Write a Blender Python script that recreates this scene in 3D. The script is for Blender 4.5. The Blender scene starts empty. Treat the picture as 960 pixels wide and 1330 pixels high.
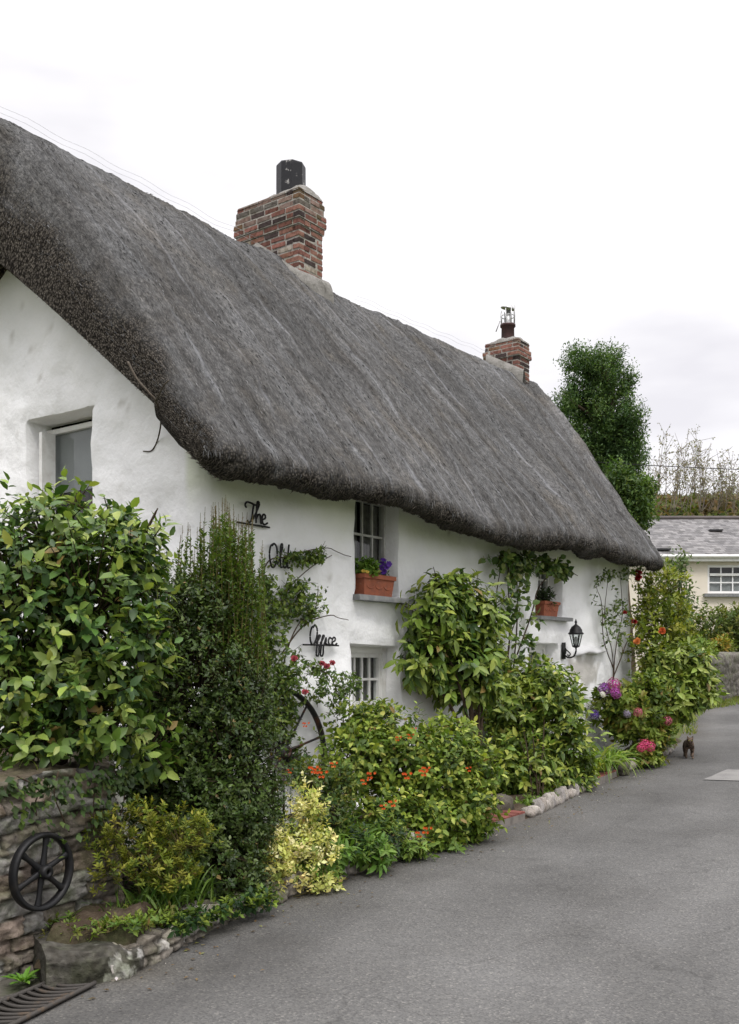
import bpy, bmesh, math, random
import numpy as np
from mathutils import Vector, Matrix

R = math.radians
SC = bpy.context.scene
COL = SC.collection
rng = np.random.default_rng(11)
random.seed(5)

# ---------------------------------------------------------------- camera, sky, sun, exposure
EYE, FPX, UC, VH = 1.6, 1300.0, 480.0, 865.0
cam = bpy.data.cameras.new('camera')
camo = bpy.data.objects.new('camera', cam)
COL.objects.link(camo)
camo.location = (0, 0, EYE)
camo.rotation_euler = (R(90), 0, 0)
cam.sensor_fit = 'HORIZONTAL'
cam.sensor_width = 36.0
cam.lens = 36.0 * FPX / 960.0
cam.shift_y = (VH - 665.0) / 960.0
cam.clip_start = 0.05
cam.clip_end = 2000
SC.camera = camo

SUN_EL, SUN_AZ = R(55), R(163)          # azimuth measured from +Y towards +X
w = bpy.data.worlds.new("World")
SC.world = w
w.use_nodes = True
nt = w.node_tree
nt.nodes.clear()
N = nt.nodes.new
Lk = nt.links.new
out = N('ShaderNodeOutputWorld')
bg = N('ShaderNodeBackground')
bg.inputs['Strength'].default_value = 0.1
sky = N('ShaderNodeTexSky')
sky.sky_type = 'NISHITA'
sky.sun_disc = False
sky.sun_elevation = SUN_EL
sky.sun_rotation = SUN_AZ
tc = N('ShaderNodeTexCoord')
sep = N('ShaderNodeSeparateXYZ')
Lk(tc.outputs['Generated'], sep.inputs[0])
mr = N('ShaderNodeMapRange')            # overcast sky: brighter towards the zenith
mr.inputs['From Min'].default_value = 0.5
mr.inputs['From Max'].default_value = 1.0
mr.inputs['To Min'].default_value = 8.9
mr.inputs['To Max'].default_value = 34.0
Lk(sep.outputs['Z'], mr.inputs['Value'])
mp = N('ShaderNodeMapping')
mp.inputs['Scale'].default_value = (1.6, 1.6, 5.0)
mp.inputs['Location'].default_value = (3.1, 0.4, 1.7)
Lk(tc.outputs['Generated'], mp.inputs['Vector'])
nz = N('ShaderNodeTexNoise')
nz.inputs['Scale'].default_value = 1.3
nz.inputs['Detail'].default_value = 5.0
nz.inputs['Roughness'].default_value = 0.5
Lk(mp.outputs[0], nz.inputs['Vector'])
cr = N('ShaderNodeValToRGB')
cr.color_ramp.elements[0].position = 0.40
cr.color_ramp.elements[0].color = (0.84, 0.82, 0.86, 1)
cr.color_ramp.elements[1].position = 0.53
cr.color_ramp.elements[1].color = (1.05, 1.03, 1.045, 1)
Lk(nz.outputs['Fac'], cr.inputs['Fac'])
mul = N('ShaderNodeVectorMath')
mul.operation = 'SCALE'
Lk(cr.outputs['Color'], mul.inputs[0])
Lk(mr.outputs[0], mul.inputs['Scale'])
mixs = N('ShaderNodeMix')
mixs.data_type = 'RGBA'
mixs.inputs['Factor'].default_value = 0.93
Lk(sky.outputs[0], mixs.inputs['A'])
Lk(mul.outputs[0], mixs.inputs['B'])
Lk(mixs.outputs['Result'], bg.inputs['Color'])
Lk(bg.outputs[0], out.inputs[0])

sun = bpy.data.lights.new('sun', 'SUN')
sun.energy = 1.35
sun.angle = R(14)
sun.color = (1.0, 0.97, 0.92)
suno = bpy.data.objects.new('sun', sun)
COL.objects.link(suno)
sd = Vector((math.sin(SUN_AZ) * math.cos(SUN_EL), math.cos(SUN_AZ) * math.cos(SUN_EL), math.sin(SUN_EL)))
suno.rotation_euler = sd.to_track_quat('Z', 'Y').to_euler()
suno.location = sd * 60

vs = SC.view_settings
vs.view_transform = 'Standard'
vs.look = 'None'
vs.exposure = 0.30
vs.gamma = 1.0
vs.use_curve_mapping = False
SC.cycles.max_bounces = 8
SC.cycles.transparent_max_bounces = 12

# ---------------------------------------------------------------- frames of reference
ANG = R(36.42)                          # direction of the cottage front, from +Y towards +X
HO = np.array([-1.315, 8.0, 0.0])       # front corner of the cottage
HD = np.array([math.sin(ANG), math.cos(ANG), 0.0])      # along the front
HG = np.array([-math.cos(ANG), math.sin(ANG), 0.0])     # along the gable, into the house
HROT = math.pi / 2 - ANG


def hw(t, y, z):
    "cottage coordinates (along, inwards, up) to the world"
    return HO + HD * t + HG * y + np.array([0, 0, z])


def at(u, v, Y):
    "point at depth Y on a sight line of the measured photograph"
    return np.array([(u - UC) / FPX * Y, Y, EYE + (VH - v) / FPX * Y])


def sstep(a, b, x):
    x = np.clip((np.asarray(x, float) - a) / (b - a), 0, 1)
    return x * x * (3 - 2 * x)


def zt(X, Y):
    "height of the ground"
    X = np.asarray(X, float)
    Y = np.asarray(Y, float)
    z = 0.03 * (np.clip(Y, -14, 45) - 6)
    z = z + 10.45 * sstep(43, 63, Y + 0.05 * X) + 0.5 * sstep(60, 200, Y) * np.sin(X * .05)
    return z


# ---------------------------------------------------------------- noise
def _h(ix, iy, iz, seed):
    with np.errstate(over='ignore'):
        n = (ix.astype(np.uint32) * np.uint32(374761393) + iy.astype(np.uint32) * np.uint32(668265263)
             + iz.astype(np.uint32) * np.uint32(2246822519) + np.uint32(seed * 7919 + 13))
        n = (n ^ (n >> np.uint32(13))) * np.uint32(1274126177)
        n = (n ^ (n >> np.uint32(16))) * np.uint32(2654435761)
        n = n ^ (n >> np.uint32(15))
    return n.astype(np.float64) / 4294967295.0


def vnoise(P, seed=0):
    P = np.asarray(P, float)
    if P.shape[-1] == 2:
        P = np.concatenate([P, np.zeros(P.shape[:-1] + (1,))], -1)
    f = np.floor(P)
    i = f.astype(np.int64)
    t = P - f
    t = t * t * (3 - 2 * t)
    r = 0
    for a in (0, 1):
        for b in (0, 1):
            for c in (0, 1):
                wgt = (t[..., 0] if a else 1 - t[..., 0]) * (t[..., 1] if b else 1 - t[..., 1]) * (t[..., 2] if c else 1 - t[..., 2])
                r = r + wgt * _h(i[..., 0] + a, i[..., 1] + b, i[..., 2] + c, seed)
    return r * 2 - 1


def fbm(P, seed=0, o=3):
    P = np.asarray(P, float)
    r, a = 0, 1.0
    for k in range(o):
        r = r + a * vnoise(P * 2 ** k, seed + k)
        a *= .5
    return r


def unit(a):
    a = np.asarray(a, float)
    return a / np.maximum(np.linalg.norm(a, axis=-1, keepdims=True), 1e-9)


# ---------------------------------------------------------------- mesh builder
class MB:
    def __init__(s):
        s.V, s.F, s.C, s.U, s.n = [], [], [], [], 0

    def add(s, V, F, col=(1, 1, 1), uv=None):
        V = np.asarray(V, float).reshape(-1, 3)
        F = [np.asarray(F, np.int64)]
        for f in F:
            f = np.asarray(f, np.int64)
            if len(f):
                s.F.append(f + s.n)
        c = np.asarray(col, float)
        if c.ndim == 1:
            c = np.tile(c, (len(V), 1))
        s.V.append(V)
        s.C.append(c[:, :3])
        s.U.append(np.zeros((len(V), 2)) if uv is None else np.asarray(uv, float).reshape(-1, 2))
        s.n += len(V)
        return s

    def box(s, c, h, col=(1, 1, 1), M=None, jit=0.0):
        x = np.array([[a, b, d] for a in (-1, 1) for b in (-1, 1) for d in (-1, 1)], float) * np.asarray(h, float)
        if jit:
            x = x + rng.normal(0, jit, x.shape)
        if M is not None:
            x = x @ np.asarray(M, float).T
        F = [[0, 1, 3, 2], [4, 6, 7, 5], [0, 4, 5, 1], [2, 3, 7, 6], [0, 2, 6, 4], [1, 5, 7, 3]]
        return s.add(x + np.asarray(c, float), F, col)

    def grid(s, P, col=(1, 1, 1), uv=None, mask=None, flip=False, wrapv=False):
        P = np.asarray(P, float)
        a, b = P.shape[:2]
        idx = np.arange(a * b).reshape(a, b)
        if wrapv:
            q = np.stack([idx[:-1], np.roll(idx, -1, 1)[:-1], np.roll(idx, -1, 1)[1:], idx[1:]], -1)
        else:
            q = np.stack([idx[:-1, :-1], idx[:-1, 1:], idx[1:, 1:], idx[1:, :-1]], -1)
        if mask is not None:
            q = q[mask]
        q = q.reshape(-1, 4)
        if flip:
            q = q[:, ::-1]
        c = np.asarray(col, float)
        if c.ndim == 3:
            c = c.reshape(-1, c.shape[-1])
        return s.add(P.reshape(-1, 3), q, c, None if uv is None else np.asarray(uv).reshape(-1, 2))

    def tube(s, pts, r, col=(1, 1, 1), sides=6, cap=True):
        pts = np.asarray(pts, float)
        n = len(pts)
        r = np.broadcast_to(np.asarray(r, float), (n,))
        T = unit(np.gradient(pts, axis=0))
        ref = np.array([0, 0, 1.0]) if abs(T[:, 2]).mean() < .9 else np.array([1.0, 0, 0])
        A = unit(np.cross(T, ref))
        B = np.cross(T, A)
        th = np.linspace(0, 2 * np.pi, sides, endpoint=False)
        P = pts[:, None] + r[:, None, None] * (A[:, None] * np.cos(th)[None, :, None] + B[:, None] * np.sin(th)[None, :, None])
        n0 = s.n
        s.grid(P, col, wrapv=True)
        if cap:
            s.F.append(np.array([[n0 + k for k in range(sides)][::-1]]))
            s.F.append(np.array([[n0 + (n - 1) * sides + k for k in range(sides)]]))
        return s

    def lathe(s, prof, c=(0, 0, 0), col=(1, 1, 1), sides=16, M=None, closed=False):
        prof = np.asarray(prof, float)
        if closed:
            prof = np.vstack([prof, prof[:1]])
        th = np.linspace(0, 2 * np.pi, sides, endpoint=False)
        P = np.stack([prof[:, None, 0] * np.cos(th), prof[:, None, 0] * np.sin(th), np.repeat(prof[:, None, 1], sides, 1)], -1)
        if M is not None:
            P = P @ np.asarray(M, float).T
        return s.grid(P + np.asarray(c, float), col, wrapv=True)

    def sticks(s, A, B, r0, r1, col=(1, 1, 1)):
        A = np.asarray(A, float)
        B = np.asarray(B, float)
        n = len(A)
        if n == 0:
            return s
        T = unit(B - A)
        ref = np.where(np.abs(T[:, 2:3]) > .9, [[1.0, 0, 0]], [[0, 0, 1.0]])
        U = unit(np.cross(T, ref))
        W = np.cross(T, U)
        r0 = np.broadcast_to(np.asarray(r0, float), (n,))[:, None]
        r1 = np.broadcast_to(np.asarray(r1, float), (n,))[:, None]
        vs_ = []
        for P, r in ((A, r0), (B, r1)):
            for k in range(3):
                a = 2 * np.pi * k / 3
                vs_.append(P + r * (U * math.cos(a) + W * math.sin(a)))
        V = np.stack(vs_, 1)
        base = (np.arange(n) * 6)[:, None]
        F = np.concatenate([base + np.array([[0, 1, 4, 3]]), base + np.array([[1, 2, 5, 4]]), base + np.array([[2, 0, 3, 5]])])
        return s.add(V.reshape(-1, 3), F, col)

    def leaves(s, P, D, U, L, wr=.5, col=(1, 1, 1), shape='oval'):
        T, F = LEAF[shape]
        n = len(P)
        if n == 0:
            return s
        D = unit(D)
        S = unit(np.cross(U, D))
        Nn = np.cross(D, S)
        L = np.broadcast_to(np.asarray(L, float), (n,))[:, None, None]
        wr = np.broadcast_to(np.asarray(wr, float), (n,))[:, None, None]
        V = P[:, None] + L * (D[:, None] * T[None, :, 0:1] + S[:, None] * T[None, :, 1:2] * wr * 1.0 + Nn[:, None] * T[None, :, 2:3])
        m = len(T)
        Fx = (np.arange(n) * m)[:, None, None] + F[None]
        c = np.asarray(col, float)
        if c.ndim == 1:
            c = np.tile(c, (n, 1))
        return s.add(V.reshape(-1, 3), Fx.reshape(-1, F.shape[1]), np.repeat(c, m, 0))

    def blades(s, P, D, L, W, droop, col, seg=6):
        "long arching strap leaves"
        n = len(P)
        D = unit(D)
        L = np.broadcast_to(np.asarray(L, float), (n,))
        droop = np.broadcast_to(np.asarray(droop, float), (n,))
        W = np.broadcast_to(np.asarray(W, float), (n,))
        k = np.linspace(0, 1, seg + 1)
        cen = P[:, None] + D[:, None] * (L[:, None] * k)[..., None]
        cen = cen - np.array([0, 0, 1.0]) * ((L * droop)[:, None] * k ** 2.2)[..., None] * 1.0
        S = unit(np.cross(D, np.tile([0, 0, 1.0], (n, 1))) + rng.normal(0, .25, (n, 3)))
        prof = np.minimum(1, k * 4 + .5) * (1 - k ** 3) + .02
        off = S[:, None] * (W[:, None] * prof)[..., None] * .5
        V = np.stack([cen - off, cen + off], 2)
        m = 2 * (seg + 1)
        f = np.array([[2 * i, 2 * i + 1, 2 * i + 3, 2 * i + 2] for i in range(seg)])
        Fx = (np.arange(n) * m)[:, None, None] + f[None]
        c = np.asarray(col, float)
        if c.ndim == 1:
            c = np.tile(c, (n, 1))
        return s.add(V.reshape(-1, 3), Fx.reshape(-1, 4), np.repeat(c, m, 0))

    def build(s, name, mat, parent=None, smooth=True, world=False, uv=False):
        V = np.concatenate(s.V) if s.V else np.zeros((0, 3))
        if world and parent is not None:
            V = V - np.array(root_of(parent).location)
            rz = root_of(parent).rotation_euler.z
            if rz:
                c, sn = math.cos(-rz), math.sin(-rz)
                V = np.stack([V[:, 0] * c - V[:, 1] * sn, V[:, 0] * sn + V[:, 1] * c, V[:, 2]], -1)
        me = bpy.data.meshes.new(name)
        me.vertices.add(len(V))
        me.vertices.foreach_set('co', V.astype(np.float32).ravel())
        lens = np.concatenate([np.full(len(f), f.shape[1]) for f in s.F])
        lv = np.concatenate([f.ravel() for f in s.F])
        me.loops.add(len(lv))
        me.loops.foreach_set('vertex_index', lv.astype(np.int32))
        me.polygons.add(len(lens))
        me.polygons.foreach_set('loop_start', np.concatenate([[0], np.cumsum(lens)[:-1]]).astype(np.int32))
        me.polygons.foreach_set('loop_total', lens.astype(np.int32))
        me.polygons.foreach_set('use_smooth', np.full(len(lens), bool(smooth)))
        ca = me.color_attributes.new('Col', 'FLOAT_COLOR', 'POINT')
        C = np.concatenate([np.concatenate(s.C), np.ones((len(V), 1))], 1)
        ca.data.foreach_set('color', C.astype(np.float32).ravel())
        if uv:
            ul = me.uv_layers.new(name='UVMap')
            ul.data.foreach_set('uv', np.concatenate(s.U)[lv].astype(np.float32).ravel())
        me.update(calc_edges=True)
        me.validate()
        me.materials.append(mat)
        o = bpy.data.objects.new(name, me)
        COL.objects.link(o)
        if parent is not None:
            o.parent = parent
        return o


LEAF = {
    'thin': (np.array([[0, 0, 0], [.45, .5, .07], [1, 0, -.08], [.45, -.5, .07]]), np.array([[0, 2, 1], [0, 3, 2]])),
    'oval': (np.array([[0, 0, 0], [.3, .43, .07], [.68, .37, .02], [1, 0, -.14], [.68, -.37, .02], [.3, -.43, .07], [.33, 0, 0], [.7, 0, -.05]]),
             np.array([[0, 6, 1], [0, 5, 6], [1, 6, 7], [1, 7, 2], [5, 7, 6], [5, 4, 7], [2, 7, 3], [4, 3, 7]])),
    'petal': (np.array([[0, 0, 0], [.5, .42, .1], [.95, .3, .05], [1.0, 0, 0], [.95, -.3, .05], [.5, -.42, .1]]),
              np.array([[0, 5, 1], [1, 5, 4], [1, 4, 2], [2, 4, 3]])),
}


def root_of(o):
    while o.parent is not None:
        o = o.parent
    return o


def thing(name, label, cat, loc=(0, 0, 0), rz=0, group=None):
    o = bpy.data.objects.new(name, None)
    o.empty_display_size = .1
    COL.objects.link(o)
    o.location = [float(x) for x in loc]
    o.rotation_euler = (0, 0, rz)
    tag(o, label, cat, group)
    return o


def tag(o, label=None, cat=None, group=None, kind=None):
    if label:
        o['label'] = label
    if cat:
        o['category'] = cat
    if group:
        o['group'] = group
    if kind:
        o['kind'] = kind
    return o


def copy_part(o, parent, loc, rot=(0, 0, 0), sc=1.0):
    c = o.copy()
    COL.objects.link(c)
    c.parent = parent
    c.location = loc
    c.rotation_euler = rot
    c.scale = (sc, sc, sc)
    return c


# ---------------------------------------------------------------- materials
def mat(name, col=None, attr=False, rough=.8, spec=.3, noise=None, noise2=None, bump=None, bump2=None, trans=0, metal=0, coat=0, coord='Object'):
    m = bpy.data.materials.new(name)
    m.use_nodes = True
    t = m.node_tree
    b = t.nodes['Principled BSDF']
    b.inputs['Roughness'].default_value = rough
    b.inputs['Specular IOR Level'].default_value = spec
    b.inputs['Metallic'].default_value = metal
    n, l = t.nodes.new, t.links.new
    tcx = n('ShaderNodeTexCoord')
    if attr:
        a = n('ShaderNodeVertexColor')
        a.layer_name = 'Col'
        c = a.outputs['Color']
        if col is not None:
            mx = n('ShaderNodeMix')
            mx.data_type = 'RGBA'
            mx.blend_type = 'MULTIPLY'
            mx.inputs['Factor'].default_value = 1
            mx.inputs['B'].default_value = (*col, 1)
            l(c, mx.inputs['A'])
            c = mx.outputs['Result']
    else:
        rgb = n('ShaderNodeRGB')
        rgb.outputs[0].default_value = (*col, 1)
        c = rgb.outputs[0]

    def coords(sc):
        mpn = n('ShaderNodeMapping')
        mpn.inputs['Scale'].default_value = sc if isinstance(sc, tuple) else (sc, sc, sc)
        l(tcx.outputs[coord], mpn.inputs['Vector'])
        return mpn.outputs[0]

    for nn in (noise, noise2):
        if nn:
            sc, c2, lo, hi = nn[:4]
            tx = n('ShaderNodeTexNoise')
            tx.inputs['Scale'].default_value = 1
            tx.inputs['Detail'].default_value = 6
            tx.inputs['Roughness'].default_value = .62
            l(coords(sc), tx.inputs['Vector'])
            rm = n('ShaderNodeMapRange')
            rm.inputs['From Min'].default_value = lo
            rm.inputs['From Max'].default_value = hi
            l(tx.outputs['Fac'], rm.inputs['Value'])
            mx = n('ShaderNodeMix')
            mx.data_type = 'RGBA'
            if len(nn) > 4:
                mx.blend_type = nn[4]
            l(rm.outputs[0], mx.inputs['Factor'])
            l(c, mx.inputs['A'])
            mx.inputs['B'].default_value = (*c2, 1)
            c = mx.outputs['Result']
    l(c, b.inputs['Base Color'])
    prev = None
    for bb in (bump, bump2):
        if bb:
            sc, st, dist = bb
            tx = n('ShaderNodeTexNoise')
            tx.inputs['Scale'].default_value = 1
            tx.inputs['Detail'].default_value = 5
            l(coords(sc), tx.inputs['Vector'])
            bp = n('ShaderNodeBump')
            bp.inputs['Strength'].default_value = st
            bp.inputs['Distance'].default_value = dist
            l(tx.outputs['Fac'], bp.inputs['Height'])
            if prev:
                l(prev, bp.inputs['Normal'])
            prev = bp.outputs[0]
    if prev:
        l(prev, b.inputs['Normal'])
    if coat:
        b.inputs['Coat Weight'].default_value = coat
        b.inputs['Coat Roughness'].default_value = .2
    if trans:
        tr = n('ShaderNodeBsdfTranslucent')
        br = n('ShaderNodeMix')
        br.data_type = 'RGBA'
        br.blend_type = 'MULTIPLY'
        br.inputs['Factor'].default_value = 1
        br.inputs['B'].default_value = (1.5, 1.6, .7, 1)
        l(c, br.inputs['A'])
        l(br.outputs['Result'], tr.inputs['Color'])
        ms = n('ShaderNodeMixShader')
        ms.inputs[0].default_value = trans
        l(b.outputs[0], ms.inputs[1])
        l(tr.outputs[0], ms.inputs[2])
        l(ms.outputs[0], t.nodes['Material Output'].inputs['Surface'])
    return m


M_LEAF = mat('leaf', attr=True, rough=.5, spec=.25, trans=.25, noise=(60, (.9, .95, .8), .35, .7, 'MULTIPLY'))
M_GLOSS = mat('glossy_leaf', attr=True, rough=.42, spec=.33, trans=.2, noise=(40, (.85, .92, .8), .35, .7, 'MULTIPLY'))
M_MATT = mat('matt_leaf', attr=True, rough=.6, spec=.25, trans=.25)
M_PETAL = mat('petal', attr=True, rough=.6, spec=.2, trans=.2)
M_BARK = mat('bark', attr=True, rough=.9, spec=.1, noise=(30, (.6, .55, .5), .4, .7, 'MULTIPLY'), bump=(60, .4, .01))
M_SOIL = mat('soil', (.045, .032, .022), rough=.95, spec=.1, noise=(9, (.09, .07, .05), .45, .7), noise2=(2.2, (.05, .06, .025), .5, .7), bump=(25, .8, .03))
M_GRASS = mat('turf', (.07, .10, .03), rough=.9, spec=.1, noise=(.3, (.12, .10, .045), .42, .62), noise2=(6, (.05, .08, .02), .4, .7), bump=(12, .8, .05))
M_WHITE = mat('white_paint', (.74, .74, .72), rough=.45, spec=.4, noise=(8, (.55, .53, .49), .5, .8), bump=(40, .1, .003))
M_BLACK = mat('black_iron', (.008, .008, .009), rough=.5, spec=.28, noise=(18, (.020, .018, .016), .5, .78), bump=(70, .25, .004))
M_RUST = mat('rusty_black_iron', (.014, .013, .013), rough=.6, spec=.35, noise=(7, (.11, .035, .016), .55, .72), bump=(60, .3, .004))
M_SLATE = mat('slate_sill', (.16, .165, .17), rough=.7, noise=(12, (.26, .26, .25), .4, .75), bump=(30, .3, .005))
M_TERRA = mat('terracotta', (.30, .095, .05), rough=.8, noise=(14, (.2, .07, .045), .4, .7), noise2=(30, (.42, .22, .15), .6, .8), bump=(50, .2, .003))
M_TILE = mat('red_tile', attr=True, rough=.75, noise=(10, (.5, .5, .5), .4, .75, 'MULTIPLY'), bump=(60, .2, .003))
M_STONE = mat('rubble_stone', attr=True, rough=.92, spec=.15, noise=(16, (.45, .43, .4), .42, .7, 'MULTIPLY'), noise2=(5, (.8, .95, .6), .45, .75, 'MULTIPLY'), bump=(35, .7, .02), bump2=(120, .4, .005))
M_KERB = mat('painted_stone', attr=True, rough=.9, spec=.15, noise=(22, (.42, .38, .33), .48, .72, 'MULTIPLY'), noise2=(7, (.55, .6, .42), .5, .7, 'MULTIPLY'), bump=(40, .6, .015))
M_BRICK = mat('chimney_brick', attr=True, rough=.9, spec=.15, noise=(22, (.45, .4, .38), .45, .7, 'MULTIPLY'), noise2=(4.5, (.75, .75, .65), .5, .68, 'MULTIPLY'), bump=(60, .5, .008))
M_CEMENT = mat('cement', (.21, .20, .185), rough=.92, noise=(7, (.12, .115, .10), .42, .68), noise2=(30, (.28, .27, .25), .52, .74), bump=(30, .6, .02))
M_METAL = mat('galvanised', (.5, .5, .5), rough=.4, metal=.7, noise=(20, (.25, .24, .23), .45, .7))
M_CLOTH = mat('net_curtain', (.22, .21, .20), rough=.9, noise=(14, (.12, .115, .11), .4, .7))
M_DARKCLOTH = mat('red_curtain', (.12, .03, .02), rough=.9, noise=(14, (.07, .02, .015), .4, .7))
M_GREYSHEET = mat('grey_sheet', (.30, .305, .31), rough=.8, noise=(3, (.25, .255, .26), .4, .7))
M_FUR = mat('cat_fur', (.19, .135, .10), rough=.9, spec=.15, noise=((10, 45, 18), (.04, .03, .024), .42, .58), noise2=(14, (.2, .14, .1), .62, .8), bump=(120, .4, .004))


def glass_mat():
    m = bpy.data.materials.new('window_glass')
    m.use_nodes = True
    t = m.node_tree
    t.nodes.remove(t.nodes['Principled BSDF'])
    tr = t.nodes.new('ShaderNodeBsdfTransparent')
    tr.inputs[0].default_value = (.82, .85, .84, 1)
    gl = t.nodes.new('ShaderNodeBsdfGlossy')
    gl.inputs['Roughness'].default_value = .03
    lw = t.nodes.new('ShaderNodeLayerWeight')
    lw.inputs[0].default_value = .5
    pw = t.nodes.new('ShaderNodeMath')
    pw.operation = 'POWER'
    pw.inputs[1].default_value = 4.0
    t.links.new(lw.outputs['Facing'], pw.inputs[0])
    fr = t.nodes.new('ShaderNodeMath')
    fr.operation = 'MULTIPLY_ADD'
    fr.inputs[1].default_value = .75
    fr.inputs[2].default_value = .05
    t.links.new(pw.outputs[0], fr.inputs[0])
    ms = t.nodes.new('ShaderNodeMixShader')
    t.links.new(fr.outputs[0], ms.inputs[0])
    t.links.new(tr.outputs[0], ms.inputs[1])
    t.links.new(gl.outputs[0], ms.inputs[2])
    t.links.new(ms.outputs[0], t.nodes['Material Output'].inputs[0])
    return m


M_GLASS = glass_mat()


def wall_mat():
    m = mat('limewash', (.86, .86, .865), rough=.9, spec=.12, noise=(1.3, (.80, .805, .81), .45, .72), noise2=(19, (.81, .805, .79), .58, .8), bump=(5, .6, .05), bump2=(32, .4, .008))
    # rising damp, rubbed plaster and an olive top tint, by vertex colour
    t = m.node_tree
    n, l = t.nodes.new, t.links.new
    b = t.nodes['Principled BSDF']
    src = b.inputs['Base Color'].links[0].from_socket
    a = n('ShaderNodeVertexColor')
    a.layer_name = 'Col'
    mx = n('ShaderNodeMix')
    mx.data_type = 'RGBA'
    mx.blend_type = 'MULTIPLY'
    mx.inputs['Factor'].default_value = 1
    l(src, mx.inputs['A'])
    l(a.outputs['Color'], mx.inputs['B'])
    l(mx.outputs['Result'], b.inputs['Base Color'])
    return m


M_WALL = wall_mat()


def asphalt_mat():
    m = bpy.data.materials.new('asphalt')
    m.use_nodes = True
    t = m.node_tree
    n, l = t.nodes.new, t.links.new
    b = t.nodes['Principled BSDF']
    b.inputs['Roughness'].default_value = .9
    b.inputs['Specular IOR Level'].default_value = .25
    tcx = n('ShaderNodeTexCoord')
    big = n('ShaderNodeTexNoise')
    big.inputs['Scale'].default_value = .55
    big.inputs['Detail'].default_value = 7
    big.inputs['Roughness'].default_value = .6
    l(tcx.outputs['Object'], big.inputs['Vector'])
    r1 = n('ShaderNodeValToRGB')
    r1.color_ramp.elements[0].position = .32
    r1.color_ramp.elements[0].color = (.078, .076, .073, 1)
    r1.color_ramp.elements[1].position = .68
    r1.color_ramp.elements[1].color = (.122, .120, .117, 1)
    l(big.outputs['Fac'], r1.inputs['Fac'])
    vo = n('ShaderNodeTexVoronoi')
    vo.inputs['Scale'].default_value = 95
    l(tcx.outputs['Object'], vo.inputs['Vector'])
    sepc = n('ShaderNodeSeparateColor')
    l(vo.outputs['Color'], sepc.inputs[0])
    r2 = n('ShaderNodeValToRGB')
    e = r2.color_ramp.elements
    e[0].position = 0
    e[0].color = (.5, .5, .5, 1)
    e[1].position = .55
    e[1].color = (1, 1, 1, 1)
    x = e.new(.9)
    x.color = (1.15, 1.14, 1.1, 1)
    x = e.new(1)
    x.color = (1.9, 1.85, 1.75, 1)
    l(sepc.outputs[0], r2.inputs['Fac'])
    mx = n('ShaderNodeMix')
    mx.data_type = 'RGBA'
    mx.blend_type = 'MULTIPLY'
    mx.inputs['Factor'].default_value = .6
    l(r1.outputs[0], mx.inputs['A'])
    l(r2.outputs[0], mx.inputs['B'])
    # wheel-worn streaks along the lane and silt by the kerb (vertex colour)
    a = n('ShaderNodeVertexColor')
    a.layer_name = 'Col'
    mx2 = n('ShaderNodeMix')
    mx2.data_type = 'RGBA'
    mx2.blend_type = 'MULTIPLY'
    mx2.inputs['Factor'].default_value = 1
    l(mx.outputs['Result'], mx2.inputs['A'])
    l(a.outputs['Color'], mx2.inputs['B'])
    # oil and damp stains
    st = n('ShaderNodeTexNoise')
    st.inputs['Scale'].default_value = 1.9
    st.inputs['Detail'].default_value = 8
    st.inputs['Roughness'].default_value = .7
    l(tcx.outputs['Object'], st.inputs['Vector'])
    sr_ = n('ShaderNodeMapRange')
    sr_.inputs['From Min'].default_value = .56
    sr_.inputs['From Max'].default_value = .70
    sr_.inputs['To Min'].default_value = 1
    sr_.inputs['To Max'].default_value = .80
    l(st.outputs['Fac'], sr_.inputs['Value'])
    mxs = n('ShaderNodeMix')
    mxs.data_type = 'RGBA'
    mxs.blend_type = 'MULTIPLY'
    mxs.inputs['Factor'].default_value = 1
    l(mx2.outputs['Result'], mxs.inputs['A'])
    l(sr_.outputs[0], mxs.inputs['B'])
    mx2 = mxs
    # fine cracks
    cv = n('ShaderNodeTexVoronoi')
    cv.feature = 'DISTANCE_TO_EDGE'
    cv.inputs['Scale'].default_value = .8
    wn = n('ShaderNodeTexNoise')
    wn.inputs['Scale'].default_value = 3
    wn.inputs['Detail'].default_value = 4
    l(tcx.outputs['Object'], wn.inputs['Vector'])
    wm = n('ShaderNodeMix')
    wm.data_type = 'VECTOR'
    wm.inputs['Factor'].default_value = .25
    l(tcx.outputs['Object'], wm.inputs['A'])
    l(wn.outputs['Color'], wm.inputs['B'])
    l(wm.outputs['Result'], cv.inputs['Vector'])
    cm = n('ShaderNodeMapRange')
    cm.inputs['From Min'].default_value = .0
    cm.inputs['From Max'].default_value = .006
    cm.inputs['To Min'].default_value = .75
    cm.inputs['To Max'].default_value = 1
    l(cv.outputs['Distance'], cm.inputs['Value'])
    mx3 = n('ShaderNodeMix')
    mx3.data_type = 'RGBA'
    mx3.blend_type = 'MULTIPLY'
    mx3.inputs['Factor'].default_value = .8
    l(mx2.outputs['Result'], mx3.inputs['A'])
    l(cm.outputs[0], mx3.inputs['B'])
    l(mx3.outputs['Result'], b.inputs['Base Color'])
    bp = n('ShaderNodeBump')
    bp.inputs['Strength'].default_value = .5
    bp.inputs['Distance'].default_value = .006
    l(vo.outputs['Distance'], bp.inputs['Height'])
    l(bp.outputs[0], b.inputs['Normal'])
    return m


M_ROAD = asphalt_mat()


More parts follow.
